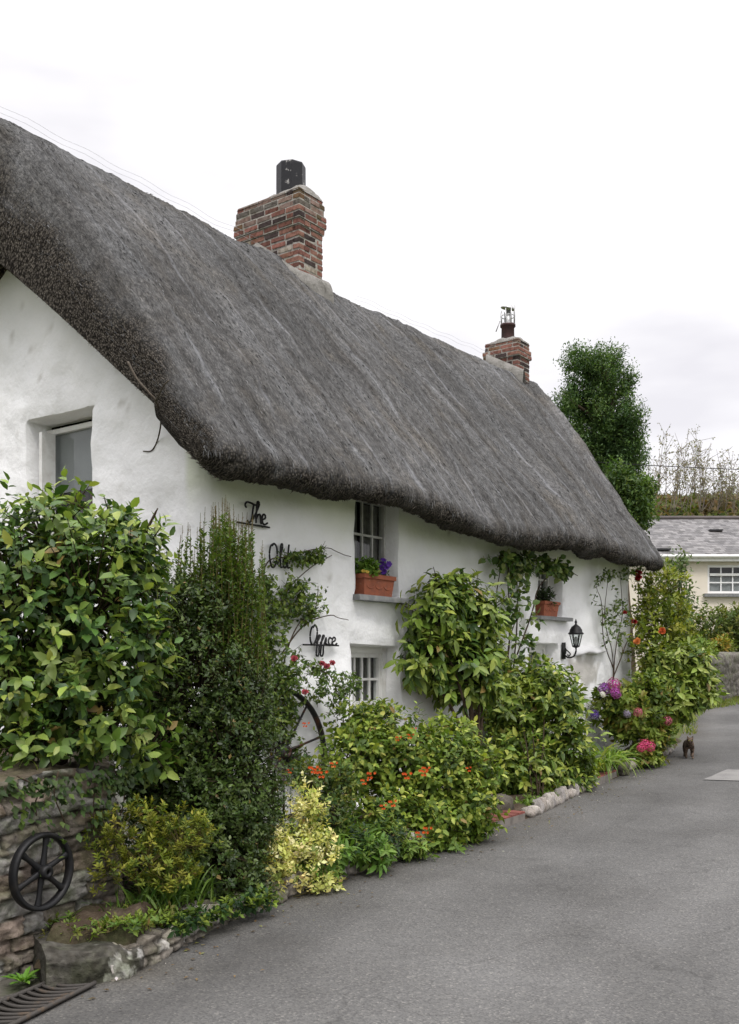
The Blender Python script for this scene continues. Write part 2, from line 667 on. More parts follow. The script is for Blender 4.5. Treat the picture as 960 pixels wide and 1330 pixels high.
def thatch_mat():
    "weathered reed: uv = (metres along the roof, metres down the slope); Col.r = cut reed ends at eaves and verges"
    m = bpy.data.materials.new('thatch')
    m.use_nodes = True
    t = m.node_tree
    n, l = t.nodes.new, t.links.new
    b = t.nodes['Principled BSDF']
    b.inputs['Roughness'].default_value = .95
    b.inputs['Specular IOR Level'].default_value = .08
    uv = n('ShaderNodeUVMap')

    def noise(scale, detail=6, rough=.6):
        mpn = n('ShaderNodeMapping')
        mpn.inputs['Scale'].default_value = scale
        l(uv.outputs[0], mpn.inputs[0])
        x = n('ShaderNodeTexNoise')
        x.inputs['Scale'].default_value = 1
        x.inputs['Detail'].default_value = detail
        x.inputs['Roughness'].default_value = rough
        l(mpn.outputs[0], x.inputs['Vector'])
        return x.outputs['Fac']

    def ramp(f, *els):
        r = n('ShaderNodeValToRGB')
        e = r.color_ramp.elements
        e[0].position, e[0].color = els[0][0], (*els[0][1], 1)
        e[1].position, e[1].color = els[-1][0], (*els[-1][1], 1)
        for p, c in els[1:-1]:
            q = e.new(p)
            q.color = (*c, 1)
        l(f, r.inputs['Fac'])
        return r.outputs[0]

    def mix(a, bb, f=1.0, mode='MULTIPLY'):
        x = n('ShaderNodeMix')
        x.data_type = 'RGBA'
        x.blend_type = mode
        if isinstance(f, float):
            x.inputs['Factor'].default_value = f
        else:
            l(f, x.inputs['Factor'])
        l(a, x.inputs['A'])
        l(bb, x.inputs['B'])
        return x.outputs['Result']

    base = ramp(noise((.8, .55, 1)), (.3, (.072, .0725, .074)), (.52, (.103, .1035, .106)), (.7, (.138, .139, .143)))
    streak = ramp(noise((7, .35, 1), 5, .55), (.34, (.68, .67, .66)), (.5, (1, 1, 1)), (.62, (1.15, 1.17, 1.2)), (.72, (1.7, 1.76, 1.82)))
    c = mix(base, streak)
    fine = ramp(noise((46, 17, 1), 5, .8), (.32, (.28, .27, .26)), (.5, (.98, .97, .95)), (.68, (2.0, 1.95, 1.85)))
    c = mix(c, fine, .9)
    mot = ramp(noise((11, 7, 2), 5, .7), (.35, (.72, .71, .70)), (.62, (1.2, 1.19, 1.17)))
    c = mix(c, mot)
    # seams of the wire net and rain runs: thin pale lines down the slope
    sx = n('ShaderNodeSeparateXYZ')
    l(uv.outputs[0], sx.inputs[0])
    wv = n('ShaderNodeMath')
    wv.operation = 'MULTIPLY_ADD'
    l(noise((.55, .5, 1), 3, .5), wv.inputs[0])
    wv.inputs[1].default_value = .55
    l(sx.outputs[0], wv.inputs[2])
    pp = n('ShaderNodeMath')
    pp.operation = 'PINGPONG'
    pp.inputs[1].default_value = .31
    l(wv.outputs[0], pp.inputs[0])
    lm = n('ShaderNodeMapRange')
    lm.inputs['From Min'].default_value = .034
    lm.inputs['From Max'].default_value = .0
    l(pp.outputs[0], lm.inputs['Value'])
    br_ = ramp(noise((1.5, 1.1, 1), 4, .6), (.42, (0, 0, 0)), (.60, (1, 1, 1)))
    lm2 = n('ShaderNodeMath')
    lm2.operation = 'MULTIPLY'
    l(lm.outputs[0], lm2.inputs[0])
    l(br_, lm2.inputs[1])
    pale = n('ShaderNodeRGB')
    pale.outputs[0].default_value = (.27, .275, .29, 1)
    lm3 = n('ShaderNodeMath')
    lm3.operation = 'MULTIPLY'
    lm3.inputs[1].default_value = .62
    l(lm2.outputs[0], lm3.inputs[0])
    c = mix(c, pale.outputs[0], lm3.outputs[0], 'MIX')
    warm = ramp(noise((1.7, 1.2, 3), 4, .6), (.5, (1, 1, 1)), (.72, (1.05, .98, .88)))
    c = mix(c, warm)
    # cut ends of the reed
    vo = n('ShaderNodeTexVoronoi')
    vo.inputs['Scale'].default_value = 48
    l(uv.outputs[0], vo.inputs['Vector'])
    ends = ramp(vo.outputs['Distance'], (.1, (.15, .135, .115)), (.42, (.062, .055, .047)), (.7, (.014, .012, .010)))
    ends = mix(ends, fine, .7)
    a = n('ShaderNodeVertexColor')
    a.layer_name = 'Col'
    sp = n('ShaderNodeSeparateColor')
    l(a.outputs['Color'], sp.inputs[0])
    c = mix(c, ends, sp.outputs[0], 'MIX')
    l(c, b.inputs['Base Color'])
    ad = n('ShaderNodeMath')
    ad.operation = 'ADD'
    l(noise((70, 24, 1), 4, .75), ad.inputs[0])
    mm = n('ShaderNodeMath')
    mm.operation = 'MULTIPLY'
    l(vo.outputs['Distance'], mm.inputs[0])
    l(sp.outputs[0], mm.inputs[1])
    sb = n('ShaderNodeMath')
    sb.operation = 'SUBTRACT'
    l(ad.outputs[0], sb.inputs[0])
    l(mm.outputs[0], sb.inputs[1])
    bp = n('ShaderNodeBump')
    bp.inputs['Strength'].default_value = .9
    bp.inputs['Distance'].default_value = .03
    l(sb.outputs[0], bp.inputs['Height'])
    l(bp.outputs[0], b.inputs['Normal'])
    return m


M_THATCH = thatch_mat()

# ---------------------------------------------------------------- the setting
xs = np.concatenate([np.linspace(-160, -20, 15), np.linspace(-18, 40, 59), np.linspace(44, 300, 33)])
ys = np.concatenate([np.linspace(-40, 0, 9), np.linspace(2, 80, 79), np.linspace(90, 600, 20)])
X, Y = np.meshgrid(xs, ys, indexing='ij')
Z = zt(X, Y) - .03
tag(MB().grid(np.stack([X, Y, Z], -1), flip=True).build('ground', M_GRASS), kind='structure')

KERB = np.array([[-4.0, 1.2], [-2.62, 3.8], [-1.62, 4.97], [-1.24, 5.2], [-.99, 6.11], [-.23, 7.37], [.31, 8.01], [.95, 8.83], [1.67, 9.89], [2.59, 11.63],
                 [3.37, 13.07], [4.51, 15.03], [5.6, 17.6], [6.9, 21.5], [8.9, 26.3], [12.5, 31.0], [20, 36], [34, 40]])


def resample(P, step):
    P = np.asarray(P, float)
    d = np.concatenate([[0], np.cumsum(np.linalg.norm(np.diff(P, axis=0), axis=1))])
    q = np.linspace(0, d[-1], max(2, int(d[-1] / step)))
    Q = np.stack([np.interp(q, d, P[:, k]) for k in range(P.shape[1])], -1)
    return Q


kp = resample(KERB, .12)
for _ in range(3):
    kp[1:-1] = (kp[:-2] + 2 * kp[1:-1] + kp[2:]) / 4
kt = unit(np.gradient(kp, axis=0))
kn = np.stack([kt[:, 1], -kt[:, 0]], -1)          # towards the road
for _ in range(40):
    kn[1:-1] = unit((kn[:-2] + 2 * kn[1:-1] + kn[2:]) / 4)
offs = np.concatenate([[-.12, 0, .05, .12, .2, .3, .42], np.linspace(.55, 5.6, 34)])
RP = kp[:, None] + kn[:, None] * offs[None, :, None]
rz_ = zt(RP[..., 0], RP[..., 1]) + .004 + .012 * fbm(RP * .6, 3)
camber = .03 * np.sin(np.clip(offs / 5.6, 0, 1) * np.pi)
rz_ = rz_ + camber[None] - .0
lane = fbm(np.stack([np.repeat(np.arange(len(kp))[:, None] * .12 * .35, len(offs), 1), np.repeat(offs[None] * 2.2, len(kp), 0)], -1), 21, 4)
silt = np.exp(-np.clip(offs, 0, 9) / .28)[None] * (.75 + .5 * fbm(RP * 2.3, 5, 2))
rc = 1 + .17 * lane - .06 * np.exp(-((offs - .9) / .5) ** 2)[None]
rcol = rc[..., None] * (1 + np.clip(silt, 0, 1)[..., None] * np.array([-.22, -.27, -.36]))
tag(MB().grid(np.concatenate([RP, rz_[..., None]], -1), rcol, flip=True).build('road', M_ROAD), kind='structure')


def road_z(x, y):
    i = np.argmin(np.hypot(RP[..., 0] - x, RP[..., 1] - y))
    return rz_.ravel()[i]


pts = [(4.07, 12.24), (4.68, 13.10), (5.75, 12.85), (5.1, 11.8)]
pb = MB()
pu = np.linspace(0, 1, 9)
A_, B_, C_, D_ = [np.array(p) for p in pts]
pg = np.array([[(A_ * (1 - a) + D_ * a) * (1 - b) + (B_ * (1 - a) + C_ * a) * b for b in pu] for a in pu])
pz = np.array([[road_z(*q) + .009 for q in row] for row in pg])
M_PATCH = mat('concrete_patch', (.20, .195, .185), rough=.9, noise=(6, (.15, .145, .14), .4, .7), noise2=(60, (.26, .25, .24), .5, .75), bump=(60, .3, .004))
tag(pb.grid(np.concatenate([pg, pz[..., None]], -1)).build('road_patch', M_PATCH), kind='structure')

WB0 = R(29)
WD0, WN0 = np.array([math.sin(WB0), math.cos(WB0)]), np.array([math.cos(WB0), -math.sin(WB0)])
WP0 = lambda s_: np.array([-1.8, 5.3]) + WD0 * s_
# flower bed between the kerb and the front wall
ib = np.where((kp[:, 1] > 5.26) & (kp[:, 1] < 17.0))[0]
bk = kp[ib]
inner = []
for p in bk:
    tt = (np.append(p, 0) - HO) @ HD
    if tt > .1:
        q = hw(min(tt, 9.2), .25, 0)[:2]
        if tt > 9.2:
            q = p - kn[np.argmin(np.hypot(*(kp - p).T))] * 1.5
    else:
        q = p + np.array([-1.25, .7]) * min(1, (p[1] - 4.6) / 1.2)
    inner.append(q)
inner = np.array(inner)
k = np.linspace(0, 1, 14)
BP = bk[:, None] * (1 - k)[None, :, None] + inner[:, None] * k[None, :, None]
lift = .10 + .10 * (1 - sstep(5.4, 7.2, BP[..., 1]))
bz = zt(BP[..., 0], BP[..., 1]) + lift * sstep(0, .12, k)[None] + .03 * fbm(BP * 4, 8) * sstep(0, .1, k)[None]
tag(MB().grid(np.concatenate([BP, bz[..., None]], -1)).build('flower_bed', M_SOIL), kind='structure')


gs = np.linspace(-3, .3, 40)
gq = np.array([[WP0(a) + WN0 * b for b in np.linspace(-.15, .75, 14)] for a in gs])
gz = zt(gq[..., 0], gq[..., 1]) - .006 + .012 * fbm(gq * 5, 9)
tag(MB().grid(np.concatenate([gq, gz[..., None]], -1), flip=True).build('gutter', mat('gutter_silt', (.075, .066, .055), rough=.95, noise=(9, (.12, .11, .095), .42, .68), noise2=(3, (.05, .06, .03), .5, .7), bump=(40, .7, .01))), kind='structure')


def bed_z(x, y):
    i = np.argmin(np.hypot(BP[..., 0] - x, BP[..., 1] - y))
    return bz.ravel()[i]


# raised yard behind the stone wall
WB = R(29)
WD = np.array([math.sin(WB), math.cos(WB)])
WN = np.array([math.cos(WB), -math.sin(WB)])
WP = lambda s_: np.array([-1.8, 5.3]) + WD * s_
wend = WP(.75)
yard = np.array([[WP(-3) - WN * .1, wend - WN * .1], [np.array([-7.5, 5.2]), hw(0, 1.2, 0)[:2] * 1.0], [np.array([-9.5, 9]), hw(.1, 2.5, 0)[:2]], [np.array([-9, 14]), hw(.1, 5.4, 0)[:2]]])
yg = []
for a in np.linspace(0, 3, 25):
    i = min(int(a), 2)
    f_ = a - i
    row = yard[i] * (1 - f_) + yard[i + 1] * f_
    yg.append([row[0] * (1 - b) + row[1] * b for b in np.linspace(0, 1, 25)])
yg = np.array(yg)
yz = .93 + .04 * fbm(yg * 2.5, 4)
tag(MB().grid(np.concatenate([yg, yz[..., None]], -1), flip=True).build('raised_yard', M_SOIL), kind='structure')

# ---------------------------------------------------------------- the cottage
cottage = thing('thatched_cottage', 'whitewashed cottage with a thick grey thatched roof and two brick chimneys', 'cottage', HO, HROT)

YR = 2.57
CORE_Y = np.array([-.60, -.48, -.19, .15, .61, 1.10, 1.62, 2.19, 2.57])
CORE_Z = np.array([3.04, 3.09, 3.32, 3.62, 3.98, 4.37, 4.77, 5.19, 5.42])


def core_z(y):
    y = np.asarray(y, float)
    return np.interp(np.where(y > YR, 2 * YR - y, y), CORE_Y, CORE_Z)


# --- walls: one skin along gable, front and far end, with openings
seg = [(0, 5.14)] + [(0, y) for y in np.arange(5.0, .2, -.055)]
arc = [(.16 - .16 * math.cos(a), .16 - .16 * math.sin(a)) for a in np.linspace(0, math.pi / 2, 7)]
TW = 9.0
path = seg + arc
front_t = np.arange(.2, TW - .16, .055)
OPEN = {  # name: (wall, from, to, z0, z1, depth)
    'gable': ('g', 1.40, 2.36, 2.72, 3.90, .26),
    'up1': ('f', 2.00, 2.82, 2.27, 3.34, .27),
    'low1': ('f', 1.94, 2.80, .22, 1.81, .27),
    'up2': ('f', 5.78, 6.58, 2.23, 3.02, .26),
    'low2': ('f', 5.60, 6.46, .40, 1.90, .26),
}
ft = set(np.round(front_t, 4))
gy = set(np.round([p[1] for p in seg], 4))
for nme, (wl, a, b_, z0, z1, d) in OPEN.items():
    S_ = ft if wl == 'f' else gy
    for e_ in (a, b_):
        for q in list(S_):
            if abs(q - e_) < .03:
                S_.discard(q)
        S_.add(e_)
path = [(0, y) for y in sorted(gy, reverse=True) if y > .17] + arc + [(t_, 0) for t_ in sorted(ft) if t_ > .17]
for a in np.linspace(math.pi / 2, 0, 6):
    path.append((TW - .16 + .16 * math.cos(a), .16 - .16 * math.sin(a)))
for q in np.linspace(.3, 5.14, 30):
    path.append((TW + min(q, 2.57) * .6, q))
for q in np.linspace(0, 1, 30)[1:]:
    path.append(((TW + 2.57 * .6) * (1 - q), 5.14))
path = np.array(path)
zs_ = set(np.round(np.arange(-.35, 5.6, .06), 4))
for nme, (wl, a, b_, z0, z1, d) in OPEN.items():
    for e_ in (z0, z1):
        for q in list(zs_):
            if abs(q - e_) < .033:
                zs_.discard(q)
        zs_.add(e_)
zs_ = np.array(sorted(zs_))
pn = np.gradient(path, axis=0)
pn = unit(np.stack([pn[:, 1], -pn[:, 0]], -1))       # outward normal
na, nb = len(path), len(zs_)
PZ = np.repeat(zs_[None], na, 0)
top = core_z(path[:, 1]) + .16
PZ = np.minimum(PZ, top[:, None])
P3 = np.stack([np.repeat(path[:, 0:1], nb, 1), np.repeat(path[:, 1:2], nb, 1), PZ], -1)
nn3 = np.stack([np.repeat(pn[:, 0:1], nb, 1), np.repeat(pn[:, 1:2], nb, 1), np.zeros((na, nb))], -1)
disp = .036 * fbm(P3 * 1.1, 31, 2) + .013 * fbm(P3 * 4.5, 37, 3) + .05 * np.clip(1.6 - PZ, 0, 2) / 1.6
P3w = P3 + nn3 * disp[..., None]
P3w[..., 2] += .012 * fbm(P3 * 2.3, 41, 2)
P3w[..., 2] = np.minimum(P3w[..., 2], top[:, None] + .02)
along = .010 * fbm(P3[..., [0, 1, 2]] * 2.6, 47, 2)
tang = np.stack([-nn3[..., 1], nn3[..., 0]], -1)
P3w[..., :2] += tang * along[..., None]
mask = np.ones((na - 1, nb - 1), bool)
hole = {}
for nme, (wl, a, b_, z0, z1, d) in OPEN.items():
    if wl == 'f':
        ia = [i for i in range(na) if abs(path[i, 1]) < 1e-6 and a - 1e-6 <= path[i, 0] <= b_ + 1e-6]
    else:
        ia = [i for i in range(na) if abs(path[i, 0]) < 1e-6 and a - 1e-6 <= path[i, 1] <= b_ + 1e-6]
    iz = [j for j in range(nb) if z0 - 1e-6 <= zs_[j] <= z1 + 1e-6]
    mask[ia[0]:ia[-1], iz[0]:iz[-1]] = False
    hole[nme] = (ia, iz)
wb = MB()
wall_tint = np.ones((na, nb, 3))
# bare rubbed patch under the little hood
dd = np.exp(-(((P3[..., 0] - 7.15) / .42) ** 2 + ((P3[..., 2] - 1.55) / .28) ** 2)) * (np.abs(P3[..., 1]) < .1)
pat = sstep(.25, .6, dd + .35 * fbm(P3 * 7, 51, 3))
wall_tint *= 1 - pat[..., None] * np.array([.42, .44, .48])
# olive tint, stronger towards the top of the front wall
top_tint = sstep(2.75, 3.15, P3[..., 2] + .12 * fbm(P3 * 3, 53, 3)) * (np.abs(P3[..., 1]) < .2)
wall_tint *= 1 - top_tint[..., None] * np.array([.16, .13, .26])
splash = sstep(.75, .25, P3[..., 2] + .25 * fbm(P3 * 3, 57, 3))
wall_tint *= 1 - splash[..., None] * np.array([.3, .3, .38])
for nme, (ia, iz) in hole.items():
    for i in ia:
        for j in (iz[0], iz[-1]):
            P3w[i, j] -= nn3[i, j] * .018
    for j in iz:
        for i in (ia[0], ia[-1]):
            P3w[i, j] -= nn3[i, j] * .018
wb.grid(P3w, wall_tint, mask=mask)
for nme, (ia, iz) in hole.items():
    d = OPEN[nme][5]
    ring = [(i, iz[0]) for i in ia] + [(ia[-1], j) for j in iz[1:]] + [(i, iz[-1]) for i in ia[::-1][1:]] + [(ia[0], j) for j in iz[::-1][1:-1]]
    pr = np.array([P3w[i, j] for i, j in ring])
    flat = np.array([P3[i, j] for i, j in ring])
    nrm = np.array([nn3[i, j] for i, j in ring])
    cen = flat.mean(0)
    tow = unit(cen - flat)
    r2 = pr - nrm * .035 + tow * .016
    base = flat - nrm * 0
    r3 = flat - nrm * d + tow * .02
    r25 = r2 * .5 + r3 * .5
    rings = np.stack([pr, r2, r25, r3], 0)
    cc = np.ones((4, len(ring), 3))
    wb.grid(rings, cc, wrapv=True, flip=True)
wall = wb.build('wall', M_WALL, cottage)

# --- thatch
ETAB = np.array([(-.6, 3.09), (-.17, 3.07), (.4, 3.06), (1.16, 3.06), (1.84, 3.10), (2.1, 3.09), (2.63, 3.05), (3.2, 2.99), (3.7, 2.94), (4.2, 2.93), (4.75, 2.95), (5.35, 3.03), (6, 3.05), (6.96, 3.04),
                 (7.76, 3.01), (8.65, 3.0), (9.4, 2.99), (12, 2.99)])


def eave_z(t_):
    return np.interp(t_, ETAB[:, 0], ETAB[:, 1])


RID = np.array([(-1, 6.82), (0, 6.82), (1.7, 6.80), (2.8, 6.76), (3.3, 6.80), (4.2, 6.72), (4.9, 6.68), (6.5, 6.72), (8.8, 6.82), (9.6, 6.86), (11, 6.82)])
NS, NE_, NU = 130, 14, 8
sl = np.linspace(0, 1, NS)


def profile(t_):
    "outer points and their core points for one station, ridge-back ... eave ... underside"
    ze = eave_z(t_)
    zr = np.interp(t_, RID[:, 0], RID[:, 1])
    e_out = np.array([-.50, ze + .22])
    y = YR + (e_out[0] - YR) * sl
    z = zr + (e_out[1] - zr) * sl
    z = z + .17 * np.sin(np.pi * sl ** .9)
    rd = sstep(.09, 0, sl)
    z = z - .13 * rd * (1 - sl / .09).clip(0, 1)
    O = [np.stack([y, z], -1)]
    # rounded butt of the eaves
    c0 = np.array([-.40, ze + .125])
    ph = np.linspace(R(150), R(290), NE_)
    O.append(np.stack([c0[0] + .13 * np.cos(ph), c0[1] + .13 * np.sin(ph)], -1))
    uy = np.linspace(-.33, .12, NU)
    O.append(np.stack([uy, ze + .02 + (uy + .36) * .75], -1))
    O = np.concatenate(O)
    cy = np.clip(O[:, 0] + .28 * np.concatenate([np.ones(NS) * (1 - sl ** 3), np.zeros(NE_ + NU)]), -.36, YR)
    cz = core_z(cy) + (ze - 3.05)
    C = np.stack([cy, cz], -1)
    # back slope
    yb = YR + np.linspace(0, 1, 26)[1:] * (YR + .5)
    zb = zr + (3.4 - zr) * (yb - YR) / (YR + .5)
    OB = np.stack([yb, zb], -1)[::-1]
    CB = np.stack([yb, core_z(np.clip(yb, 0, 2 * YR + .3))], -1)[::-1]
    return np.vstack([OB, O]), np.vstack([CB, C])


RG = .34
T0, T1 = -.42, 9.16
phi_a = np.linspace(0, math.pi / 2, 22)
stations = [(T0 + RG * (1 - math.cos(p)), math.sin(p) ** .8) for p in phi_a]
stations += [(t_, 1.0) for t_ in np.arange(T0 + RG + .03, T1 - .45, .03)]
stations += [(T1 - .42 + .42 * math.sin(p), max(0.0, math.cos(p)) ** .75) for p in np.linspace(0, math.pi / 2, 18)]


def skew(t_, y):
    "the far end of the roof runs back at a slant"
    k_ = sstep(6.0, 9.2, t_)
    g_ = sstep(1.8, .2, t_) * -.3 * sstep(2.25, 2.57, np.minimum(y, 2 * YR - y))
    return t_ + g_ + k_ * .74 * np.clip(np.minimum(y, 2 * YR - y) * .5 + .5 * y - .05, 0, 2.45)


G, CG = [], []
for t_, f_ in stations:
    O, C = profile(t_)
    Q = C + f_ * (O - C)
    G.append(np.stack([np.full(len(Q), t_), Q[:, 0], Q[:, 1]], -1))
    CG.append(np.stack([np.full(len(C), t_), C[:, 0], C[:, 1]], -1))
G, CG = np.array(G), np.array(CG)
TT = G[..., 0].copy()
G[..., 0] = skew(G[..., 0], G[..., 1])
CG[..., 0] = skew(CG[..., 0], CG[..., 1])
du = np.gradient(G, axis=0)
dv = np.gradient(G, axis=1)
nrm = unit(np.cross(du, dv))
if nrm[len(nrm) // 2, 60, 2] < 0:
    nrm = -nrm
sd_ = np.concatenate([[0], np.cumsum(np.linalg.norm(np.diff(G[200], axis=0), axis=1))])
SD = np.repeat(sd_[None], len(G), 0)
ffac = np.array([f for _, f in stations])[:, None]
edge = 1 - ffac
st2 = np.stack([TT * 1.0, SD * .28], -1)
slump = .050 * fbm(np.stack([TT * .8, SD * .7], -1), 61, 2)
gro = fbm(np.stack([TT * 2.6 + SD * .05, SD * .22], -1), 65, 3)
far = sstep(3.5, 7.5, TT)
furrow = (.016 + .058 * far) * gro * sstep(.4, 1.6, SD)
lumps = .010 * fbm(np.stack([TT * 9, SD * 6], -1), 71, 3)
rough_edge = .014 * fbm(G * 14, 75, 3) * np.clip(edge * 1.4 + sstep(NS + 22, NS + 30, np.arange(G.shape[1]))[None], 0, 1)
# the thatch is dressed up against the tall chimney
bulge = .05 * np.exp(-((TT - 3.72) / .45) ** 2) * sstep(2.0, .4, np.abs(G[..., 1] - 2.45) * 1.6)
rdg_ = .25 + .75 * sstep(.0, .9, np.abs(G[..., 1] - YR))
dsp = (slump * rdg_ + furrow * rdg_ + lumps + rough_edge + bulge)
G = G + nrm * (dsp * np.clip(ffac * 1.5, .25, 1))[..., None]
cut = np.clip(sstep(.92, .45, ffac + .18 * fbm(G * 3, 77, 2)) + 0 * SD, 0, 1)
under = sstep(25 + NS - 3, 25 + NS + 5, np.arange(G.shape[1]))[None] * np.ones((len(G), 1))
cutc = np.clip(np.maximum(cut, under * (.8 + .4 * fbm(G * 3, 78, 2))), 0, 1)
tb = MB()
ar_ = np.concatenate([[0], np.cumsum(np.linalg.norm(np.diff(G[:, 95], axis=0), axis=1))])
UU = np.repeat(ar_[:, None], G.shape[1], 1)
uvg = np.stack([UU, SD], -1)
tb.grid(G, np.repeat(cutc[..., None], 3, -1), uvg, flip=True)
tb.grid(CG - np.array([0, 0, .004]), np.ones(3), uvg)
roof = tb.build('thatched_roof', M_THATCH, cottage, uv=True)
# loose reed ends standing out of the coat, eaves and verges
hb = MB()
ii = rng.integers(2, len(G) - 2, 9000)
jj = rng.integers(NS + 31, NS + 42, 9000)
ev = rng.random(9000) < .30
ii = np.where(ev, rng.integers(0, 12, 9000), ii)
jj = np.where(ev, rng.integers(26, NS + 40, 9000), jj)
ii = np.where(ev, rng.integers(0, 9, 9000), ii)
p_ = G[ii, jj]
dn = unit(G[ii, np.clip(jj + 3, 0, G.shape[1] - 1)] - G[ii, jj])
out_ = nrm[ii, jj]
d_ = unit(np.where(ev[:, None], out_ * 1.2 + rng.normal(0, .5, (9000, 3)), dn * .9 + out_ * rng.uniform(.1, .5, (9000, 1)) + rng.normal(0, .25, (9000, 3))))
cg = rng.uniform(.7, 1.5, (9000, 1)) * np.array([.13, .115, .095])
hb.leaves(p_ - d_ * .02, d_, out_, np.where(ev, rng.uniform(.025, .05, 9000), rng.uniform(.03, .075, 9000)), .06, cg, 'thin')
M_STRAW = mat('loose_reed', attr=True, rough=.9, spec=.1)
nr_ = 26000
fi = rng.random(nr_) ** 1.35 * (len(G) - 8) + 3
fj = 27 + rng.random(nr_) * (NS + 1)
i0, j0 = fi.astype(int), fj.astype(int)
a_, b_ = (fi - i0)[:, None], (fj - j0)[:, None]
p_ = (G[i0, j0] * (1 - a_) + G[i0 + 1, j0] * a_) * (1 - b_) + (G[i0, j0 + 1] * (1 - a_) + G[i0 + 1, j0 + 1] * a_) * b_
dn = unit(G[i0, j0 + 2] - G[i0, j0])
out_ = nrm[i0, j0]
d_ = unit(dn + out_ * rng.uniform(-.03, .045, (nr_, 1)) + rng.normal(0, .06, (nr_, 3)))
cg = rng.choice([.7, .95, 1.2, 1.7], (nr_, 1), p=[.3, .35, .25, .10]) * rng.uniform(.8, 1.2, (nr_, 1)) * np.array([.134, .1335, .133])
ur_ = UU[i0, j0] + .25 * fbm(np.stack([UU[i0, j0] * .8, SD[i0, j0] * .5], -1), 401, 2)
str_ = fbm(np.stack([UU[i0, j0] * 5.5, SD[i0, j0] * .35], -1), 403, 3)
lin_ = np.exp(-((np.abs((ur_ % .62) - .31)) / .04) ** 2) * sstep(-.1, .5, fbm(np.stack([UU[i0, j0] * 1.5, SD[i0, j0] * 1.1], -1), 405, 2))
cg = cg * (1 + .38 * str_ + .22 * fbm(np.stack([UU[i0, j0] * 1.1, SD[i0, j0] * .9], -1), 407, 3))[:, None] + lin_[:, None] * np.array([.08, .083, .09])
cg = np.clip(cg, .02, .6)
hb.leaves(p_ - out_ * .003, d_, out_, rng.uniform(.035, .085, nr_), .10, cg, 'thin')
tag(hb.build('reed_ends', M_STRAW, roof), kind='stuff')
# wire stretched along the ridge
M_WIRE = mat('net_wire', (.55, .55, .57), rough=.5, metal=.3, noise=(5, (.45, .45, .47), .4, .7))
for ta, tb_ in ((-.7, 3.4), (5.4, 9.4)):
    for off, hgt in ((0, .05), (.05, .02)):
        rr = np.linspace(ta, tb_, 30)
        MB().tube([(t_, YR + off, np.interp(t_, RID[:, 0], RID[:, 1]) + hgt + .012 * math.sin(t_ * 9)) for t_ in rr], .0018, (.5, .5, .52), 4).build('ridge_wire', M_WIRE, roof)


# --- chimneys
def bricks(mb, t0, t1, y0, y1, z0, z1, corbel, lich=0.0):
    H_, ML = .075, .235
    z = z0
    k_ = 0
    nc = int((z1 - z0) / H_)
    while k_ < nc:
        e_ = corbel(nc - 1 - k_)
        a0, a1, b0, b1 = t0 - e_, t1 + e_, y0 - e_, y1 + e_
        mb.box(((a0 + a1) / 2, (b0 + b1) / 2, z + H_ / 2), ((a1 - a0) / 2 - .004, (b1 - b0) / 2 - .004, H_ / 2 + .001), (.36, .34, .31))
        for side in range(4):
            full = (side % 2 == k_ % 2)
            if side in (0, 2):
                lo, hi = b0, b1
            else:
                lo, hi = a0, a1
            if not full:
                lo, hi = lo + .10, hi - .10
            x = lo - (ML * .5 if (k_ // 2) % 2 else 0)
            while x < hi - .02:
                xa, xb = max(x, lo), min(x + ML - .022, hi)
                x += ML
                if xb - xa < .03:
                    continue
                q = rng.random()
                c = np.array([.19, .088, .070]) * rng.uniform(.65, 1.3)
                if q < .3:
                    c = np.array([.055, .040, .038]) * rng.uniform(.7, 1.3)
                elif q < .42:
                    c = np.array([.24, .125, .095])
                elif q < .47:
                    c = np.array([.36, .32, .27])
                if lich and k_ > nc - 5 and rng.random() < lich:
                    c = c * .5 + .5 * (np.array([.15, .11, .05]) if rng.random() < .4 else np.array([.20, .19, .165]))
                pr = rng.uniform(-.001, .006)
                cz_ = z + H_ / 2 + rng.normal(0, .002)
                if side == 0:
                    cc_, hh = (a0 + .05 - pr, (xa + xb) / 2, cz_), (.05, (xb - xa) / 2, H_ / 2 - .0125)
                elif side == 2:
                    cc_, hh = (a1 - .05 + pr, (xa + xb) / 2, cz_), (.05, (xb - xa) / 2, H_ / 2 - .0125)
                elif side == 1:
                    cc_, hh = ((xa + xb) / 2, b0 + .05 - pr, cz_), ((xb - xa) / 2, .05, H_ / 2 - .0125)
                else:
                    cc_, hh = ((xa + xb) / 2, b1 - .05 + pr, cz_), ((xb - xa) / 2, .05, H_ / 2 - .0125)
                mb.box(cc_, hh, c, jit=.0022)
        z += H_
        k_ += 1
    return z


def mound(t0, t1, y0, y1, z, h, pt, py, seed):
    "cement cap rising to the foot of the pot"
    uu = np.linspace(0, 1, 22)
    A, B = np.meshgrid(t0 + (t1 - t0) * uu, y0 + (y1 - y0) * uu, indexing='ij')
    d = np.hypot((A - pt) / (t1 - t0), (B - py) / (y1 - y0) * 1.0)
    Z_ = z + h * np.exp(-(d / .34) ** 2) + .02 * fbm(np.stack([A, B], -1) * 9, seed, 3) + .015
    ed = np.minimum(np.minimum(A - t0, t1 - A) / (t1 - t0), np.minimum(B - y0, y1 - B) / (y1 - y0))
    Z_ = np.where(ed < 1e-6, z - .03, Z_ - .03 * sstep(.15, 0, ed))
    return MB().grid(np.stack([A, B, Z_], -1))


